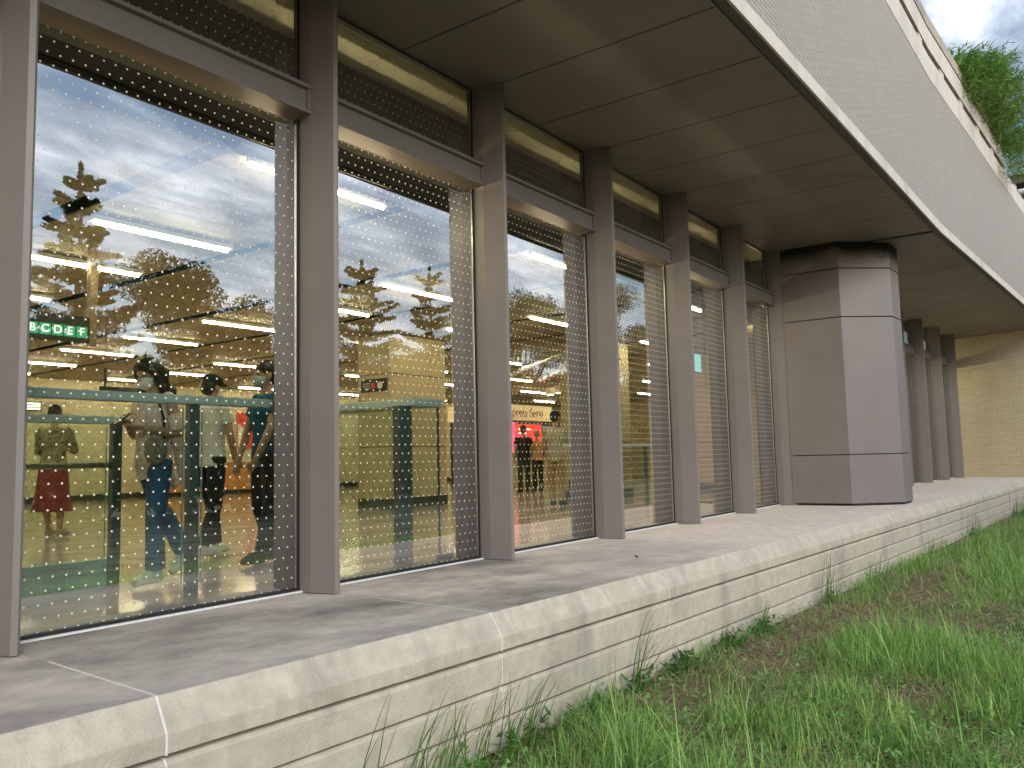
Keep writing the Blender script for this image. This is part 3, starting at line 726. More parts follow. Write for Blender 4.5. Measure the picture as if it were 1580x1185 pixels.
def tree(x, y, h, spread, label, kind='round', n=3500, group='trees across the lawn'):
    t = empty('conifer_tree' if kind == 'conifer' else 'broadleaf_tree', (x, y, LAWN), rng.random() * 6, label, 'tree', group)
    hh = h - LAWN; mb = MB()
    mb.tube([(0, 0, 0), (.05, .02, hh * .3), (0, .06, hh * .6), (.03, 0, hh * .93)], [.16 + hh * .012, .13 + hh * .008, .09, .03], 8)
    cs = []; rs = []
    if kind == 'conifer':
        NW = 13
        for i in range(NW):
            f_ = .16 + .78 * i / (NW - 1); L_ = spread * (1.08 - f_) * 1.25 + .12
            nb = 9 if i < 6 else 7
            for j in range(nb):
                a = j * 2 * math.pi / nb + i * .7 + rng.random() * .5; q = L_ * (.65 + .65 * rng.random()); rise = q * (.10 + .35 * rng.random())
                e = Vector((math.cos(a) * q, math.sin(a) * q, hh * f_ + rise))
                mb.tube([(0, 0, hh * f_ - .1), e], [.03, .010], 5)
                for u in (.2, .45, .7, .9, 1.05):
                    cs.append((e.x * u, e.y * u, hh * f_ - .05 + rise * u)); rr_ = (.10 + (.27 if i < 7 else .21) * L_) * (1.15 - .85 * u); rs.append((rr_ * 1.2, rr_ * 1.2, rr_ * .55))
        for u in range(5): cs.append((0, 0, hh * (.88 + .028 * u))); rs.append((.16 - .028 * u, .16 - .028 * u, .14))
    else:
        nb = 24
        for j in range(nb):
            a = j * 2.4; el = .15 + .8 * rng.random(); q = spread * (.5 + .5 * rng.random())
            e = Vector((math.cos(a) * q * math.cos(el), math.sin(a) * q * math.cos(el), hh * (.25 + .57 * rng.random()) + q * math.sin(el) * .5)); e.z = min(e.z, hh * .93)
            mb.tube([(0, .03, hh * .35), e * .6 + Vector((0, 0, hh * .14)), e], [.08, .05, .02], 6)
            for u in range(3):
                cs.append((e.x + rng.normal() * .35, e.y + rng.normal() * .35, e.z + rng.normal() * .3)); rs.append(np.array((1, 1, .7)) * spread * (.20 + .16 * rng.random()))
        cs.append((0, 0, hh * .9)); rs.append((spread * .3, spread * .3, spread * .25))
    mb.build('trunk', BARK, t, smooth=True)
    cs = np.array(cs); rs = np.array(rs); k = len(cs)
    cols = np.array([.045, .085, .022]) * (.6 + .9 * rng.random((k, 1)))
    V, F, C = leaf_cloud(cs, rs, int(n * 11), .075 if kind == 'conifer' else .085, cols)
    o = bpy.data.objects.new('crown', fast_mesh('crown', V, F, LEAFM, C)); COL.objects.link(o); o.parent = t
tree(11.4, -14.2, 9.7, 2.1, 'tall pointed conifer across the lawn, leftmost mirrored in the nearest pane', 'conifer', 5000)
tree(9.2, -14.6, 7.4, 1.9, 'shorter conifer left of the tall pointed one, mirrored by the first fin', 'conifer', 3500)
tree(14.6, -13.8, 7.6, 3.0, 'spreading tree mirrored right of the tall pointed conifer in the nearest pane', 'round', 4500)
tree(17.6, -14.2, 5.9, 2.6, 'low rounded tree mirrored at the right of the nearest pane', 'round', 3000)
tree(22.2, -14.0, 8.8, 2.6, 'pointed conifer mirrored at the left of the second pane', 'conifer', 4500)
tree(26.3, -14.0, 9.2, 2.3, 'narrow conifer mirrored at the right of the second pane', 'conifer', 3500)
tree(33.5, -14.4, 9.8, 3.2, 'broad tree mirrored in the third pane', 'round', 5500)
tree(43.5, -15.0, 11.0, 4.0, 'big broad tree mirrored in the fourth pane', 'round', 5500)
tree(56.0, -16.0, 11.5, 4.5, 'very wide tree mirrored in the fifth pane', 'round', 5000)
tree(5.6, -14.5, 6.0, 1.9, 'small round tree mirrored only at the left edge of the nearest pane', 'round', 3000)
# far shrubbery that reads as one mass
n = 130000
x = -12 + 110 * rng.random(n); y = -18.5 + 2.4 * rng.random(n); top = 4.5 + 2.0 * vnoise(x, y * 0, .33, 8) + 1.0 * vnoise(x, y * 0, 1.1, 9)
cent = np.stack([x, y, LAWN + top * rng.random(n) ** .7], 1)
V, F, C = leaf_cloud(cent, np.full((n, 3), .2), n, .28, np.array([[.04, .08, .02]]) * (.5 + 1.0 * rng.random((n, 1))))
o = bpy.data.objects.new('shrubbery', fast_mesh('shrubbery', V, F, LEAFM, C)); COL.objects.link(o); tag(o, kind='stuff')

# ------------------------------------------------------------------ bamboo on the roof terrace
def bamboo():
    bx, bz = 19.8, 7.50
    t = empty('bamboo', (bx, fascia_y(bx) + .45, bz), ANG, 'bushy green bamboo spilling over the roof parapet', 'plant')
    tips = []
    for i in range(80):
        ox, oy = -2.3 + 4.6 * rng.random(), -.12 + .3 * rng.random()
        hgt = (.45 + 1.05 * rng.random()) * (.75 + .25 * math.cos(ox * .8)); a = R(-125 + 75 * rng.random()) if i % 4 else R(360 * rng.random()); q = (.45 + .75 * rng.random()) * (1.0 if i % 4 else .5)
        droop = .45 + .5 * rng.random()
        pts = [Vector((ox, oy, 0)), Vector((ox + math.cos(a) * q * .2, oy + math.sin(a) * q * .2, hgt * .6)), Vector((ox + math.cos(a) * q * .65, oy + math.sin(a) * q * .65, hgt)), Vector((ox + math.cos(a) * q * 1.05, oy + math.sin(a) * q * 1.05, hgt * (droop if i % 3 else 1.12)))]
        mb = MB(); mb.tube(pts, [.012, .010, .006, .003], 5); mb.build('stem', mat('bamboo_stem', (.14, .20, .05), .5), t, smooth=True)
        for u in np.linspace(.2, 1, 10):
            k = min(int(u * 3), 2); f_ = u * 3 - k; tips.append(pts[k].lerp(pts[k + 1], f_))
    tips = np.array([tuple(p) for p in tips]); n = 17000
    w_ = rng.integers(0, len(tips), n); root = tips[w_] + rng.normal(size=(n, 3)) * np.array([.16, .12, .11])
    V, F, C = blades(root, .12 + .13 * rng.random(n), .022 + .018 * rng.random(n), R(-90) + R(80) * rng.normal(size=n), .9 + .9 * rng.random(n), .5 * rng.random(n), greens(n, (.09, .22, .035), (.34, .50, .12), .8), 2)
    o = bpy.data.objects.new('foliage', fast_mesh('foliage', V, F, BAMBOOM, C)); COL.objects.link(o); o.parent = t
    n = 900; root = np.stack([2.6 - 1.4 * rng.random(n), -.55 - .35 * rng.random(n), -.45 + 1.0 * rng.random(n)], 1)
    V, F, C = blades(root, .12 + .13 * rng.random(n), .018 + .014 * rng.random(n), R(-90) + R(80) * rng.normal(size=n), 1.2 + .9 * rng.random(n), .5 * rng.random(n), greens(n, (.09, .22, .035), (.34, .50, .12), .8), 2)
    o = bpy.data.objects.new('hanging_spray', fast_mesh('hanging_spray', V, F, BAMBOOM, C)); COL.objects.link(o); o.parent = t
bamboo()
# planter the bamboo grows in stands on the roof behind the parapet
mb = MB(); mb.prism([(16.4, fascia_y(16.4) + .36), (22.1, fascia_y(22.1) + .36), (22.1, fascia_y(22.1) + .95), (16.4, fascia_y(16.4) + .95)], 6.905, 7.85); o = mb.build('planter', SMOOTHW, bevel=.02, fixn=True); tag(o, 'long weathered concrete planter behind the roof parapet under the bamboo', 'planter')
# distant canopy roof beyond the terrace
t = empty('roof_canopy', (40, 2.4, 6.9), 0, 'grey metal roof canopy with a white pipe rail beyond the bamboo', 'canopy')
mb = MB(); mb.prism([(-.2, -2.6), (2.5, -2.6), (2.5, 1.0), (-.2, 1.0)], 5.42, 5.56); mb.build('roof', mat('zinc', (.34, .37, .41), .4, .6), t, fixn=True)
mb = MB(); mb.box(.0, 2.4, -2.5, .9, 5.10, 5.415); mb.build('eave_board', mat('brown_eave', (.10, .075, .06), .6), t)
mb = MB(); mb.tube([(-.35, -3.2, 4.72), (-.35, .9, 4.60)], .11, 10); mb.build('pipe', WHITE, t, smooth=True)
mb = MB(); mb.box(.2, 2.2, -2.4, .7, 3.6, 4.55); mb.box(.1, 2.3, -2.5, .8, 4.551, 4.62); mb.build('wall', mat('brown_wall', (.15, .11, .085), .7), t)
mb = MB()
for y in (-2.3, .5): mb.box(.3, .5, y, y + .2, .0, 5.09)
mb.build('post', SMOOTHW, t)

# ------------------------------------------------------------------ balustrades behind the glass
def balustrade(name, label, x0, x1, y, zt, capw, caph, posts, midrail=None, bottom=None, glass_z=.10):
    t = empty(name, (x0, y, 0.004), 0, label, 'railing'); l = x1 - x0; zt -= .004
    mb = MB(); mb.box(0, l, -capw / 2, capw / 2, zt - caph, zt); mb.build('top_rail', TEAL, t, bevel=.006)
    for px in posts:
        mb = MB(); mb.box(px - .036, px + .036, -.03, .03, 0, zt - caph - .001)
        for z in (.14, .30): mb.tube([(px, -.031, z), (px, -.05, z)], .022, 10)
        mb.build('post', TEALD, t)
    xs = sorted([0.0] + list(posts) + [l])
    for a, b_ in zip(xs[:-1], xs[1:]):
        if b_ - a > .25:
            mb = MB(); mb.box(a + .075, b_ - .075, -.006, .006, glass_z, zt - caph - .02); mb.build('glass_panel', GRAIL, t)
            mb = MB(); mb.box(a + .070, a + .0745, -.007, .007, glass_z, zt - caph - .02); mb.box(b_ - .0745, b_ - .070, -.007, .007, glass_z, zt - caph - .02); mb.build('glass_edge', GEDGE, t)
    if midrail: mb = MB(); mb.tube([(0, .05, midrail), (l, .05, midrail)], .022, 8); mb.build('middle_rail', DUCT, t, smooth=True)
    if bottom: mb = MB(); mb.box(0, l, .031, .09, 0.001, bottom); mb.build('bottom_rail', TEAL, t)
    return t
balustrade('balustrade', 'teal steel and glass balustrade just behind the nearest pane, in front of the walking woman', .4, 4.55, 5.12, 1.385, .10, .06, (.15, 2.88))
balustrade('balustrade', 'second lower teal balustrade behind the walking woman at left', .8, 3.42, 6.28, 1.30, .10, .06, (.3, 2.56), midrail=.92, bottom=.20)
def side_balustrade():
    t = empty('balustrade', (5.55, 4.97, .004), 0, 'wide capped teal balustrade running into the hall behind the second pane', 'railing')
    mb = MB(); mb.box(-.20, .20, 0, 1.85, 1.385, 1.455); mb.build('top_rail', TEAL, t, bevel=.006)
    mb = MB(); mb.box(-.32 + .0, -.16, .06, .14, 0, 1.384)
    for z in (.14, .30): mb.tube([(-.22, .06, z), (-.22, .035, z)], .026, 10)
    mb.build('post', TEALD, t)
    mb = MB(); mb.box(.165, .180, .05, 1.8, .05, 1.384); mb.build('glass_panel', GRAIL, t)
    mb = MB(); mb.box(.163, .182, .035, .049, .05, 1.384); mb.build('glass_edge', TEALD, t)
    mb = MB(); mb.box(-.25, -.235, .2, 1.8, .05, 1.37); mb.build('glass_panel', GRAIL, t)
    mb = MB(); mb.box(.1, .3, -.02, .02, .0, .05); mb.build('shoe', TEALD, t)
side_balustrade()
balustrade('balustrade', 'dark teal balustrade far along the hall behind the fourth and fifth panes', 11.2, 14.2, 7.1, 1.12, .10, .05, (.2, 1.5, 2.8))

# ------------------------------------------------------------------ pillars in the hall
def pillar(x0, x1, y0, y1, label, sign=False):
    t = empty('pillar', ((x0 + x1) / 2, (y0 + y1) / 2, .004), 0, label, 'pillar'); a, b_ = (x1 - x0) / 2, (y1 - y0) / 2
    mb = MB(); mb.box(-a + .012, a - .012, -b_ + .012, b_ - .012, 0, CZ); mb.build('core', DARKGAP, t)
    for z0, z1 in ((.185, 1.175), (1.19, 2.59), (2.605, 3.37)):
        mb = MB(); mb.box(-a, a, -b_, b_, z0, z1); mb.build('cladding', BEIGE, t, bevel=.004)
    mb = MB(); mb.box(-a - .01, a + .01, -b_ - .01, b_ + .01, 0, .184); mb.build('skirting', SKIRT, t)
    return t
pillar(11.3, 12.95, 11.12, 11.98, 'broad beige panelled pillar with a small black sign behind the second pane')
pillar(15.0, 16.3, 8.6, 9.6, 'beige pillar at the right of the third pane')
pillar(19.2, 20.6, 7.4, 8.6, 'beige pillar behind the fourth pane')
pillar(-1.9, -.4, 11.12, 11.98, 'beige pillar hidden behind the first fin at far left')

# ------------------------------------------------------------------ signs and shop
def sign_on(t, M): pass
s = empty('hanging_sign', (4.0, 9.0, 2.27), 0, 'black hanging exit sign with white letters on green squares', 'sign')
mb = MB(); mb.box(-1.1, .49, 0, .06, .0, .29); mb.build('board', BLACK, s)
grn = emis('green_square', (.03, .30, .16), 1.0); wl = emis('white_letter', (1, 1, .95), 1.2)
for i, ch in enumerate('ABCDEF'):
    cxs = .41 - .128 * (5 - i)
    mb = MB(); mb.box(cxs - .056, cxs + .056, -.006, -.001, .055, .175); q = mb.build('letter_square', grn, s)
    text_mesh(ch, .12, wl, q, Matrix.Translation((cxs, -.010, .115)) @ Matrix.Rotation(R(90), 4, 'X'), ext=.002, align='CENTER')
mb = MB(); mb.box(.49, .57, -.01, .07, -.02, 1.10); mb.build('hanger', mat('hanger_bronze', (.20, .15, .09), .4, .4), s)
s = empty('wall_sign', (11.29, 11.52, 2.26), 0, 'small black direction sign with white arrow on the broad beige pillar', 'sign')
mb = MB(); mb.box(-.012, 0, -.35, .35, 0, .25); mb.build('board', BLACK, s)
mb = MB(); mb.cur = 0
mb.tube([(-.013, -.17, .12), (-.018, -.17, .12)], .07, 14); mb.build('white_disc', WHITE, s)
mb = MB(); mb.tube([(-.013, .02, .12), (-.018, .02, .12)], .06, 14); mb.build('red_disc', mat('red_paint', (.6, .03, .03), .5), s)
mb = MB()
for z, y0, y1 in ((.17, .10, .30), (.12, .12, .30), (.07, .10, .26)): mb.box(-.014, -.0125, y0, y1, z - .015, z + .01)
mb.build('lettering', mat('sign_grey', (.45, .45, .45), .5), s)
# back-wall signs
s = empty('menu_sign', (9.95, 23.25, 2.48), 0, 'small lit white menu board high on the back wall at far left', 'sign')
mb = MB(); mb.box(0, .42, 0, .06, 0, .24); mb.build('board', BLACK, s)
mb = MB()
for z in (.03, .10, .17): mb.box(.03, .39, -.006, -.001, z, z + .045)
mb.build('lit_text', emis('lit_white', (1, .95, .85), 3), s)
s = empty('gate_sign', (11.3, 20.0, 2.62), 0, 'black sign with lit symbols hanging before the back wall', 'sign')
mb = MB(); mb.box(-1.0, .75, 0, .08, 0, .30); mb.build('board', BLACK, s)
mb = MB()
for xx in (.05, .30, .52): mb.tube([(xx, -.001, .14), (xx, -.012, .14)], .085, 12)
mb.build('lit_symbols', emis('lit_white', (1, .95, .85), 3), s)
mb = MB(); mb.box(-.9, -.86, .02, .06, .30, .76); mb.box(.61, .65, .02, .06, .30, .76); mb.build('hanger', BLACK, s)
# red poster stand
s = empty('poster', (16.6, 23.33, 1.45), 0, 'red poster with white pages on the back wall beside the man in blue', 'poster')
mb = MB(); mb.box(0, 1.55, 0, .03, 0, 1.2); mb.build('sheet', emis('poster_red', (.62, .05, .03), .25), s)
mb = MB(); mb.add([(.0, -.004, .05), (.38, -.004, .05), (.38, -.004, .55), (.0, -.004, .85)], [(0, 1, 2, 3)]); mb.add([(.72, -.004, .05), (1.5, -.004, .05), (1.5, -.004, .95), (.72, -.004, .55)], [(0, 1, 2, 3)]); mb.build('white_page', WHITE, s)
mb = MB(); mb.box(-.03, 1.58, -.004, .02, 1.205, 1.24); mb.build('rail', WHITE, s)
# shop front on the back wall that glows orange at its foot
s = empty('shop_counter', (13.6, 22.6, .004), 0, 'warm orange shop counter along the back wall', 'counter')
mb = MB(); mb.box(0, 6.5, 0, .6, .12, 1.0); mb.build('front', mat('orange_board', (.62, .26, .08), .4), s)
mb = MB(); mb.box(-.03, 6.53, -.04, .62, 1.001, 1.05); mb.build('counter_top', WHITE, s)
mb = MB(); mb.box(0.02, 6.48, .05, .58, 0, .119); mb.build('plinth', BLACK, s)
# kiosk
s = empty('kiosk', (21.4, 16.0, .004), 0, 'shop kiosk with cream name band and glowing red screen behind the third pane', 'kiosk')
mb = MB(); mb.box(0, 3.6, .05, 2.2, 0, 2.17); mb.build('body', mat('kiosk_dark', (.06, .05, .05), .5), s)
mb = MB(); mb.box(-.05, 3.0, 0, 2.25, 2.175, 2.70); mb.build('name_band', emis('cream_band', (.75, .55, .30), .55), s)
text_mesh('Express Servi', .42, mat('maroon_letter', (.22, .05, .03), .5), s, Matrix.Translation((.18, -.006, 2.43)) @ Matrix.Rotation(R(90), 4, 'X'), ext=.003)
mb = MB(); mb.box(.82, 2.32, .0, .049, 1.30, 2.05); mb.build('screen', emis('red_screen', (1.0, .05, .04), 1.6), s)
mb = MB()
for z, l in ((1.86, .7), (1.72, .45), (1.40, 1.1)): mb.box(.95, .95 + l, -.005, -.001, z, z + .04)
mb.build('screen_text', emis('lit_white', (1, .95, .85), 3), s)
mb = MB(); mb.box(.55, .80, .01, .049, 1.1, 2.1); mb.build('side_screen', emis('pink_screen', (1, .10, .22), 1.5), s)
mb = MB(); mb.box(2.45, 2.95, .01, .049, 1.5, 2.0); mb.build('menu', emis('blue_menu', (.25, .32, .36), .6), s)
mb = MB(); mb.box(0, 3.6, -.35, .049, 0, .95); mb.build('counter', BEIGE, s)
for x, y, lb in ((23.7, 15.2, 'nearer round downlight over the kiosk'), (24.2, 15.9, 'farther round downlight over the kiosk')):
    d = empty('downlight', (x, y, CZ - .25), 0, lb, 'ceiling light')
    mb = MB(); mb.tube([(0, 0, 0), (0, 0, .245)], .16, 16); mb.build('rim', WHITE, d)
    mb = MB(); mb.tube([(0, 0, -.004), (0, 0, -.03)], .12, 16); mb.build('lens', emis('downlight_lens', (1, .78, .45), 9), d)
# LED sign with red cross, cyan sign
s = empty('gate_display', (20.9, 9.0, 2.50), 0, 'black display with a red cross behind the fifth pane', 'sign')
mb = MB(); mb.box(-.45, .95, 0, .06, 0, .44); mb.build('board', BLACK, s)
mb = MB(); rx = emis('red_led', (1, .03, .04), 3)
for a in (1, -1): mb.tube([(.17, -.008, .22 - .15 * a), (.65, -.008, .22 + .15 * a)], .045, 6)
mb.build('red_cross', rx, s)
mb = MB(); mb.box(.2, .25, .02, .05, .44, .90); mb.build('hanger', BLACK, s)
s = empty('lit_sign', (18.55, 8.0, 2.88), 0, 'pale cyan lit upright panel behind the fifth pane', 'sign')
mb = MB(); mb.box(0, .42, .001, .06, 0, .48); mb.build('box', BLACK, s)
mb = MB(); mb.box(.02, .40, -.01, 0, .02, .46); mb.build('panel', emis('cyan_panel', (.35, .85, .9), .9), s)
# slanting steel trunking under the ceiling
for k, (dx_, lb) in enumerate(((0, 'nearer galvanised duct slanting under the ceiling behind the third pane'), (1.0, 'farther galvanised duct slanting under the ceiling behind the third pane'))):
    mb = MB(); mb.tube([(14.0 + dx_, 8.2, 3.16), (18.0 + dx_ * 1.6, 13.2, 3.16)], .08, 8); tag(mb.build('duct', DUCT, smooth=True), lb, 'duct')

# ------------------------------------------------------------------ people
SKIN = mat('skin', (.50, .30, .20), .5, noise=(4, .06)); HAIR = mat('dark_hair', (.015, .011, .009), .42)
def remesh(mb, name, m_, parent, voxel, smooth=4):
    o = mb.build(name, m_, None)
    r = o.modifiers.new('r', 'REMESH'); r.mode = 'VOXEL'; r.voxel_size = voxel; r.use_smooth_shade = True
    if smooth: s = o.modifiers.new('s', 'SMOOTH'); s.factor = .5; s.iterations = smooth
    bpy.context.view_layer.update()
    me = bpy.data.meshes.new_from_object(o.evaluated_get(bpy.context.evaluated_depsgraph_get()))
    old = o.data; bpy.data.objects.remove(o); bpy.data.meshes.remove(old)
    me.name = name; me.materials.clear(); me.materials.append(m_); me.polygons.foreach_set('use_smooth', [True] * len(me.polygons))
    o = bpy.data.objects.new(name, me); COL.objects.link(o)
    if parent: o.parent = parent
    return o
BASE = dict(hip=(0, 0, .93), waist=(0, 0, 1.10), chest=(.01, 0, 1.30), neck=(0, 0, 1.47), head=(.02, 0, 1.625), headdir=(1, 0, -.12),
            hipL=(0, .088, .92), hipR=(0, -.088, .92), kneeL=(.02, .10, .49), kneeR=(.02, -.10, .49), ankL=(0, .10, .085), ankR=(0, -.10, .085), toeL=(.16, .12, .03), toeR=(.16, -.12, .03),
            shL=(0, .185, 1.415), shR=(0, -.185, 1.415), elL=(-.03, .245, 1.13), elR=(-.03, -.245, 1.13), wrL=(.04, .26, .88), wrR=(.04, -.26, .88), curl=.5)
def person(label, loc, heading, k=1.0, pose=None, skin=SKIN, top=None, sleeve=.55, top_len=.90, bottom=None, skirt=None, shoes=None, hair='short', hat=None, mask=None, voxel=.011, cap_dir=1):
    J = dict(BASE); J.update(pose or {}); curl = J.pop('curl')
    J = {a: Vector(b) for a, b in J.items()}
    t = empty('person', loc, heading, label, 'person'); t.scale = (k, k, k)
    def torso(mb, g, z0=None):
        hp, wa, ch, nk = J['hip'], J['waist'], J['chest'], J['neck']
        pts = [hp - Vector((0, 0, .09)), hp, wa, ch, ch.lerp(nk, .62), ch.lerp(nk, .9)]
        ra = [.085, .108, .098, .118, .092, .05]; rb = [.13, .160, .138, .172, .165, .085]
        if z0 is not None:
            keep = [i for i, p in enumerate(pts) if p.z > z0]; i0 = keep[0]
            pts = [Vector((pts[i0].x, pts[i0].y, z0))] + pts[i0:]; ra = [ra[max(i0 - 1, 1)] + .012] + ra[i0:]; rb = [rb[max(i0 - 1, 1)] + .010] + rb[i0:]
        mb.tube(pts, [r + g for r in ra], 18, [r + g for r in rb], side=J['shL'] - J['shR'])
    mb = MB(); torso(mb, -.004)
    for s in 'LR':
        h_, kn, an, to = J['hip' + s], J['knee' + s], J['ank' + s], J['toe' + s]
        mb.tube([h_ + Vector((0, 0, .03)), h_.lerp(kn, .5), kn, kn.lerp(an, .3), kn.lerp(an, .75), an], [.082, .070, .051, .053, .038, .034], 12)
        mb.tube([an - (to - an).normalized() * .03 - Vector((0, 0, .03)), an.lerp(to, .45), to], [.034, .036, .028], 10)
        sh, el, wr = J['sh' + s], J['el' + s], J['wr' + s]
        mb.tube([sh.lerp(J['neck'], .12), sh.lerp(el, .15), sh.lerp(el, .6), el, el.lerp(wr, .3), wr], [.05, .050, .042, .036, .037, .024], 12)
        d = (wr - el).normalized(); si = Vector((0, 0, 1)).cross(d) if abs(d.z) < .8 else Vector((1, 0, 0)); si.normalize(); nn = d.cross(si).normalized()
        if s == 'R': nn = -nn
        pal = wr + d * .045
        mb.tube([wr - d * .01, pal, wr + d * .088], [.017, .016, .014], 10, [.024, .040, .036], side=si)
        for f_, l_ in ((-.028, .062), (-.0095, .074), (.0095, .070), (.028, .052)):
            a = wr + d * .082 + si * f_; b_ = a + d * l_ * .5 + nn * l_ * .12 * curl; c = b_ + d * l_ * .42 * (1 - .5 * curl) - nn * l_ * .5 * curl
            mb.tube([a, b_, c], [.0092, .0085, .0065], 8)
        th = 1 if s == 'L' else -1
        a = wr + d * .03 + si * .030 * th; mb.tube([a, a + d * .03 + si * .024 * th, a + d * .062 + si * .026 * th - nn * .012], [.012, .011, .008], 8)
    nk, hd = J['neck'], J['head']
    mb.tube([nk - Vector((0, 0, .05)), nk.lerp(hd, .6)], [.052, .048], 12)
    f = J['headdir'].normalized(); lft = Vector((0, 0, 1)).cross(f).normalized(); up_ = f.cross(lft)
    HM = Matrix((f, lft, up_)).transposed()
    def hp_(a, b_, c): return hd + f * a + lft * b_ + up_ * c
    mb.ball(hp_(-.012, 0, .035), (.094, .076, .088), 14, 9, HM); mb.ball(hp_(.022, 0, -.028), (.068, .062, .085), 14, 9, HM)
    mb.ball(hp_(.044, 0, -.085), (.035, .034, .028), 10, 7, HM)
    mb.tube([hp_(.088, 0, .02), hp_(.110, 0, -.022), hp_(.086, 0, -.03)], [.010, .015, .012], 8)
    for q in (1, -1): mb.ball(hp_(-.005, q * .078, -.008), (.020, .010, .032), 8, 6, HM); mb.ball(hp_(.070, q * .03, .018), (.018, .020, .012), 8, 6, HM)
    mb.tube([hp_(.084, -.022, -.062), hp_(.091, 0, -.060), hp_(.084, .022, -.062)], [.006, .009, .006], 8)
    remesh(mb, 'body', skin, t, voxel, 3)
    mb = MB()
    for q in (1, -1): mb.ball(hp_(.083, q * .031, .012), (.007, .013, .006), 8, 6, HM)
    mb.build('eyes', mat('eye_dark', (.02, .015, .012), .2), t, smooth=True)
    if hair:
        mb = MB(); mb.ball(hp_(-.022, 0, .048), (.103, .088, .090), 14, 9, HM); mb.ball(hp_(-.055, 0, .0), (.062, .082, .085), 12, 8, HM)
        if hair == 'long':
            for q in (-.062, -.02, .02, .062): mb.tube([hp_(-.03, q, .06), hp_(-.075, q * 1.25, -.03), hp_(-.085, q * 1.5, -.16), hp_(-.07, q * 1.6, -.30)], [.04, .052, .048, .02], 8)
            for q in (1, -1): mb.tube([hp_(.045, q * .055, .078), hp_(.030, q * .083, .02), hp_(.0, q * .09, -.08), hp_(-.01, q * .095, -.22)], [.022, .024, .03, .015], 8)
            mb.tube([hp_(.062, -.045, .085), hp_(.075, 0, .092), hp_(.062, .045, .085)], [.02, .024, .02], 8)
        if hair == 'bun': mb.ball(hp_(-.11, 0, .06), .045, 10, 7)
        remesh(mb, 'hair', HAIR if hair != 'fair' else mat('fair_hair', (.35, .2, .08), .5), t, voxel, 3)
    if hat:
        mb = MB(); mb.ball(hp_(-.012, 0, .062), (.112, .096, .078), 14, 9, HM)
        mb.tube([hp_(.05 * cap_dir, 0, .062), hp_(.17 * cap_dir, 0, .045)], [.010, .006], 12, [.075, .055], side=lft)
        remesh(mb, 'cap', hat, t, voxel, 3)
    if mask:
        mb = MB(); mb.ball(hp_(.058, 0, -.048), (.062, .066, .058), 14, 9, HM)
        mb.tube([hp_(.06, .05, -.03), hp_(.0, .088, -.005)], .005, 6); mb.tube([hp_(.06, -.05, -.03), hp_(.0, -.088, -.005)], .005, 6)
        remesh(mb, 'face_mask', mask, t, min(voxel, .009), 2)
    if bottom:
        mb = MB(); torso2 = [J['hip'] - Vector((0, 0, .10)), J['hip'], J['hip'] + Vector((0, 0, .10))]
        mb.tube(torso2, [.092, .118, .106], 16, [.14, .168, .148], side=J['hipL'] - J['hipR'])
        for s in 'LR':
            h_, kn, an = J['hip' + s], J['knee' + s], J['ank' + s]
            fl = bottom[1]
            mb.tube([h_ + Vector((0, 0, .03)), h_.lerp(kn, .5), kn, kn.lerp(an, .5), kn.lerp(an, .93)], [.094, .084, .066, .062 + fl * .4, .052 + fl], 14)
        remesh(mb, 'trousers', bottom[0], t, voxel, 4)
    if skirt:
        hp, z1 = J['hip'], skirt[1]
        mb = MB(); mb.tube([hp + Vector((0, 0, .14)), hp, hp.lerp(Vector((hp.x, hp.y, z1)), .5), Vector((hp.x - .02, hp.y, z1))], [.112, .135, .17, .215], 22, [.15, .182, .205, .25], side=(0, 1, 0))
        remesh(mb, 'skirt', skirt[0], t, voxel, 2)
    if top:
        mb = MB(); torso(mb, .014, top_len)
        for s in 'LR':
            sh, el, wr = J['sh' + s], J['el' + s], J['wr' + s]
            if sleeve <= 1: pts = [sh.lerp(J['neck'], .25), sh.lerp(el, .12), sh.lerp(el, sleeve * .6), sh.lerp(el, sleeve)]; rr = [.062, .066, .062, .060]
            else: pts = [sh.lerp(J['neck'], .25), sh.lerp(el, .12), sh.lerp(el, .6), el, el.lerp(wr, sleeve - 1)]; rr = [.062, .064, .056, .050, .042]
            mb.tube(pts, rr, 12)
        remesh(mb, 'top', top, t, voxel, 4)
    if shoes:
        for s in 'LR':
            an, to = J['ank' + s], J['toe' + s]; d = (to - an).normalized()
            hl = an - d * .055 - Vector((0, 0, .045)) ; tp = an + d * .19; tp.z = min(to.z, tp.z) if False else to.z + .008
            mb = MB(); mb.tube([hl, an + d * .0 - Vector((0, 0, .02)), an.lerp(tp, .5) , tp], [.036, .058, .050, .030], 12, [.040, .050, .055, .042], side=J['hipL'] - J['hipR'])
            mb.tube([an - Vector((0, 0, .01)), an + Vector((0, 0, .03))], [.044, .040], 12)
            so_ = remesh(mb, 'shoe', shoes, t, min(voxel, .009), 3)
    return t, J
def floral(name, a, b_, c, s=18):
    ma = bpy.data.materials.new(name); ma.use_nodes = True; tt = ma.node_tree; b = tt.nodes['Principled BSDF']; b.inputs['Roughness'].default_value = .8
    co = N(tt, 'ShaderNodeTexCoord').outputs['Object']; n = N(tt, 'ShaderNodeTexNoise', inp={'Scale': s, 'Detail': 3.0}); L(tt, co, n.inputs[0])
    r_ = N(tt, 'ShaderNodeValToRGB'); L(tt, n.outputs[0], r_.inputs[0]); r_.color_ramp.interpolation = 'CONSTANT'
    e = r_.color_ramp.elements; e[0].color = (*a, 1); e[1].position = .47; e[1].color = (*b_, 1); x_ = e.new(.58); x_.color = (*c, 1)
    L(tt, r_.outputs[0], b.inputs['Base Color']); return ma
def cloth(name, c): return mat(name, c, .85, spec=.2, noise=(5, .10), bump=(9, .6))
PINK = floral('pink_floral', (.88, .64, .62), (.98, .84, .79), (.62, .40, .43))
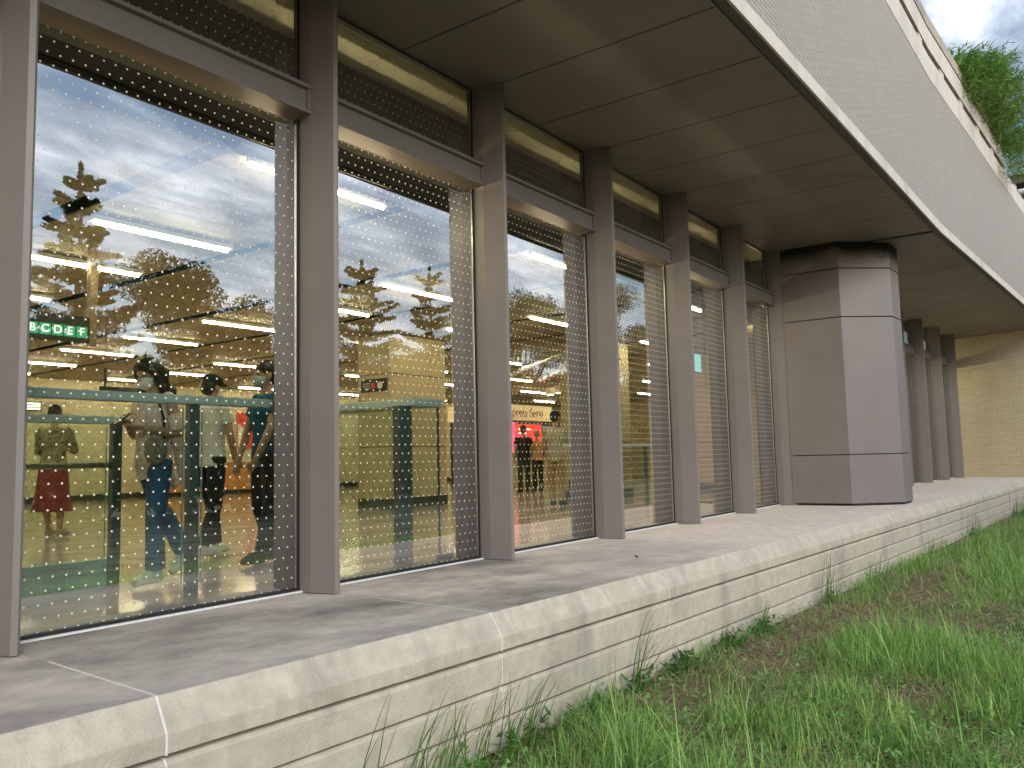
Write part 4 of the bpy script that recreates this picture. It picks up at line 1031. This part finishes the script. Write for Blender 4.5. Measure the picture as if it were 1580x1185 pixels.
MASKW = cloth('mask_white', (.92, .91, .88)); SHOEW = mat('shoe_white', (.90, .90, .86), .6)
JEANS = cloth('jeans_blue', (.075, .17, .34)); BLK = cloth('black_cloth', (.016, .016, .018))

wl_, J = person('woman in pink floral tunic, jeans and white mask looking at her phone', (3.50, 5.98, .004), R(184), 1.0,
    dict(kneeL=(.05, .10, .50), ankL=(.03, .09, .10), toeL=(.22, .11, .04), kneeR=(-.16, -.09, .54), ankR=(-.36, -.10, .20), toeR=(-.24, -.11, .05),
         elL=(-.05, .25, 1.14), wrL=(.17, .12, 1.19), elR=(.0, -.235, 1.13), wrR=(.18, -.06, 1.22), headdir=(1, .25, -.42), head=(.055, 0, 1.61), curl=.9),
    top=PINK, sleeve=.9, top_len=.80, bottom=(JEANS, .022), shoes=SHOEW, hair='long', mask=MASKW, voxel=.009)
# open front panel of the tunic trailing behind
mb = MB()
mb.tube([(-.02, .15, 1.38), (-.06, .20, 1.10), (-.14, .20, .86), (-.24, .17, .68)], [.03, .05, .07, .05], 12, [.03, .05, .03, .015], side=(0, 1, 0))
mb.tube([(-.05, -.10, 1.30), (-.12, -.12, 1.05), (-.19, -.10, .84), (-.26, -.06, .74)], [.03, .06, .07, .05], 12, [.05, .08, .07, .04], side=(0, 1, 0))
remesh(mb, 'tunic_tail', PINK, wl_, .010, 3)
ph = MB(); ph.box(-.005, .005, -.038, .038, -.075, .075)
o = ph.build('phone', mat('phone_black', (.012, .012, .014), .15), bevel=.004); o.matrix_world = Matrix.Translation((3.225, 5.965, 1.265)) @ Matrix.Rotation(R(186), 4, 'Z') @ Matrix.Rotation(R(-55), 4, 'Y')
tag(o, 'dark phone held up in the hands of the woman in pink floral tunic', 'phone')
bag = empty('handbag', (3.40, 5.78, .92), R(184), 'small round patterned pouch hanging in front of the woman in pink', 'bag')
mb = MB(); mb.ball((0, 0, .11), (.095, .05, .115), 14, 10); remesh(mb, 'pouch', floral('bag_pattern', (.40, .33, .26), (.24, .2, .16), (.55, .48, .40), 24), bag, .010, 3)
mb = MB(); mb.tube([(-.07, 0, .19), (-.06, .01, .34), (-.03, -.02, .48)], .009, 6); mb.build('strap', BLK, bag, smooth=True)

person('man in white tee and black trousers and dark cap behind the balustrade', (4.84, 7.25, .004), R(8), 1.03,
    dict(elR=(.03, -.245, 1.14), wrR=(.12, -.22, .90), elL=(-.05, .245, 1.14), ankL=(.17, .10, .085), toeL=(.33, .12, .035), kneeL=(.12, .10, .49), ankR=(-.16, -.10, .10), toeR=(.0, -.12, .035), kneeR=(-.02, -.10, .49)),
    top=cloth('white_tee', (.74, .75, .72)), top_len=.86, bottom=(BLK, .012), shoes=SHOEW, hair='short', hat=BLK, mask=MASKW, voxel=.011)
person('man in blue shirt and dark trousers at the right of the nearest pane', (4.80, 6.30, .004), R(170), 1.06,
    dict(elL=(.10, .25, 1.14), wrL=(.20, .20, .90), elR=(.06, -.25, 1.14), wrR=(.15, -.22, .90), ankL=(.10, .10, .085), toeL=(.26, .12, .035), ankR=(-.12, -.10, .085), toeR=(.04, -.12, .035)),
    top=cloth('blue_polo', (.02, .10, .22)), top_len=.82, bottom=(cloth('navy_trousers', (.015, .02, .035)), .012), shoes=BLK, hair='short', mask=cloth('mask_teal', (.35, .55, .55)), voxel=.011)
person('woman in floral blouse and long red skirt seen from behind at far left', (5.25, 11.38, .004), R(40), 1.0,
    dict(elR=(.12, -.22, 1.13), wrR=(.25, -.10, 1.15), elL=(.08, .24, 1.12), wrL=(.22, .12, 1.10), ankL=(.10, .09, .085), toeL=(.26, .11, .03)),
    top=floral('dark_floral', (.22, .17, .10), (.36, .30, .19), (.12, .09, .06), 14), sleeve=1.6, top_len=.95, skirt=(cloth('red_skirt', (.24, .05, .045)), .34), shoes=mat('tan_shoe', (.4, .3, .2), .6), hair='bun', voxel=.014)
person('man in black cap, grey shirt and tan trousers behind the third pane', (12.75, 8.30, .004), R(15), 1.0,
    dict(elR=(.12, -.24, 1.14), wrR=(.30, -.14, 1.12), elL=(.10, .24, 1.14), wrL=(.28, .12, 1.10), ankL=(.06, .10, .085), toeL=(.22, .12, .03)),
    top=cloth('grey_shirt', (.42, .38, .32)), sleeve=.9, top_len=.84, bottom=(cloth('tan_trousers', (.38, .29, .16)), .016), shoes=BLK, hair='short', hat=BLK, voxel=.015)
person('dark haired person in black top and dark green trousers facing the kiosk', (17.25, 12.2, .004), R(55), 1.0,
    dict(elR=(.10, -.24, 1.13), wrR=(.25, -.12, 1.05)), top=BLK, top_len=.85, bottom=(cloth('green_trousers', (.03, .055, .035)), .02), shoes=BLK, hair='short', voxel=.018)
person('fair haired person in tan top and dark trousers facing the kiosk', (17.95, 12.25, .004), R(60), .93,
    dict(elR=(.02, -.26, 1.13), wrR=(.10, -.27, .92)), top=cloth('tan_top', (.52, .33, .17)), top_len=.90, bottom=(cloth('dark_trousers', (.05, .045, .03)), .02), shoes=BLK, hair='fair', voxel=.018)
# wheeled suitcase beside the man in the cap
s = empty('suitcase', (13.35, 8.15, .004), R(20), 'dark green wheeled suitcase standing beside the man in black cap', 'suitcase')
mb = MB(); mb.box(-.13, .13, -.20, .20, .06, .48); mb.build('shell', mat('case_green', (.02, .05, .035), .45), s, bevel=.03)
mb = MB(); mb.tube([(-.11, -.12, .48), (-.11, -.12, .80), (-.11, .12, .80), (-.11, .12, .48)], .012, 8); mb.build('handle', DUCT, s, smooth=True)
mb = MB()
for x in (-.09, .09):
    for y in (-.15, .15): mb.tube([(x - .0, y - .015, .03), (x, y + .015, .03)], .03, 10)
mb.build('wheels', BLACK, s)
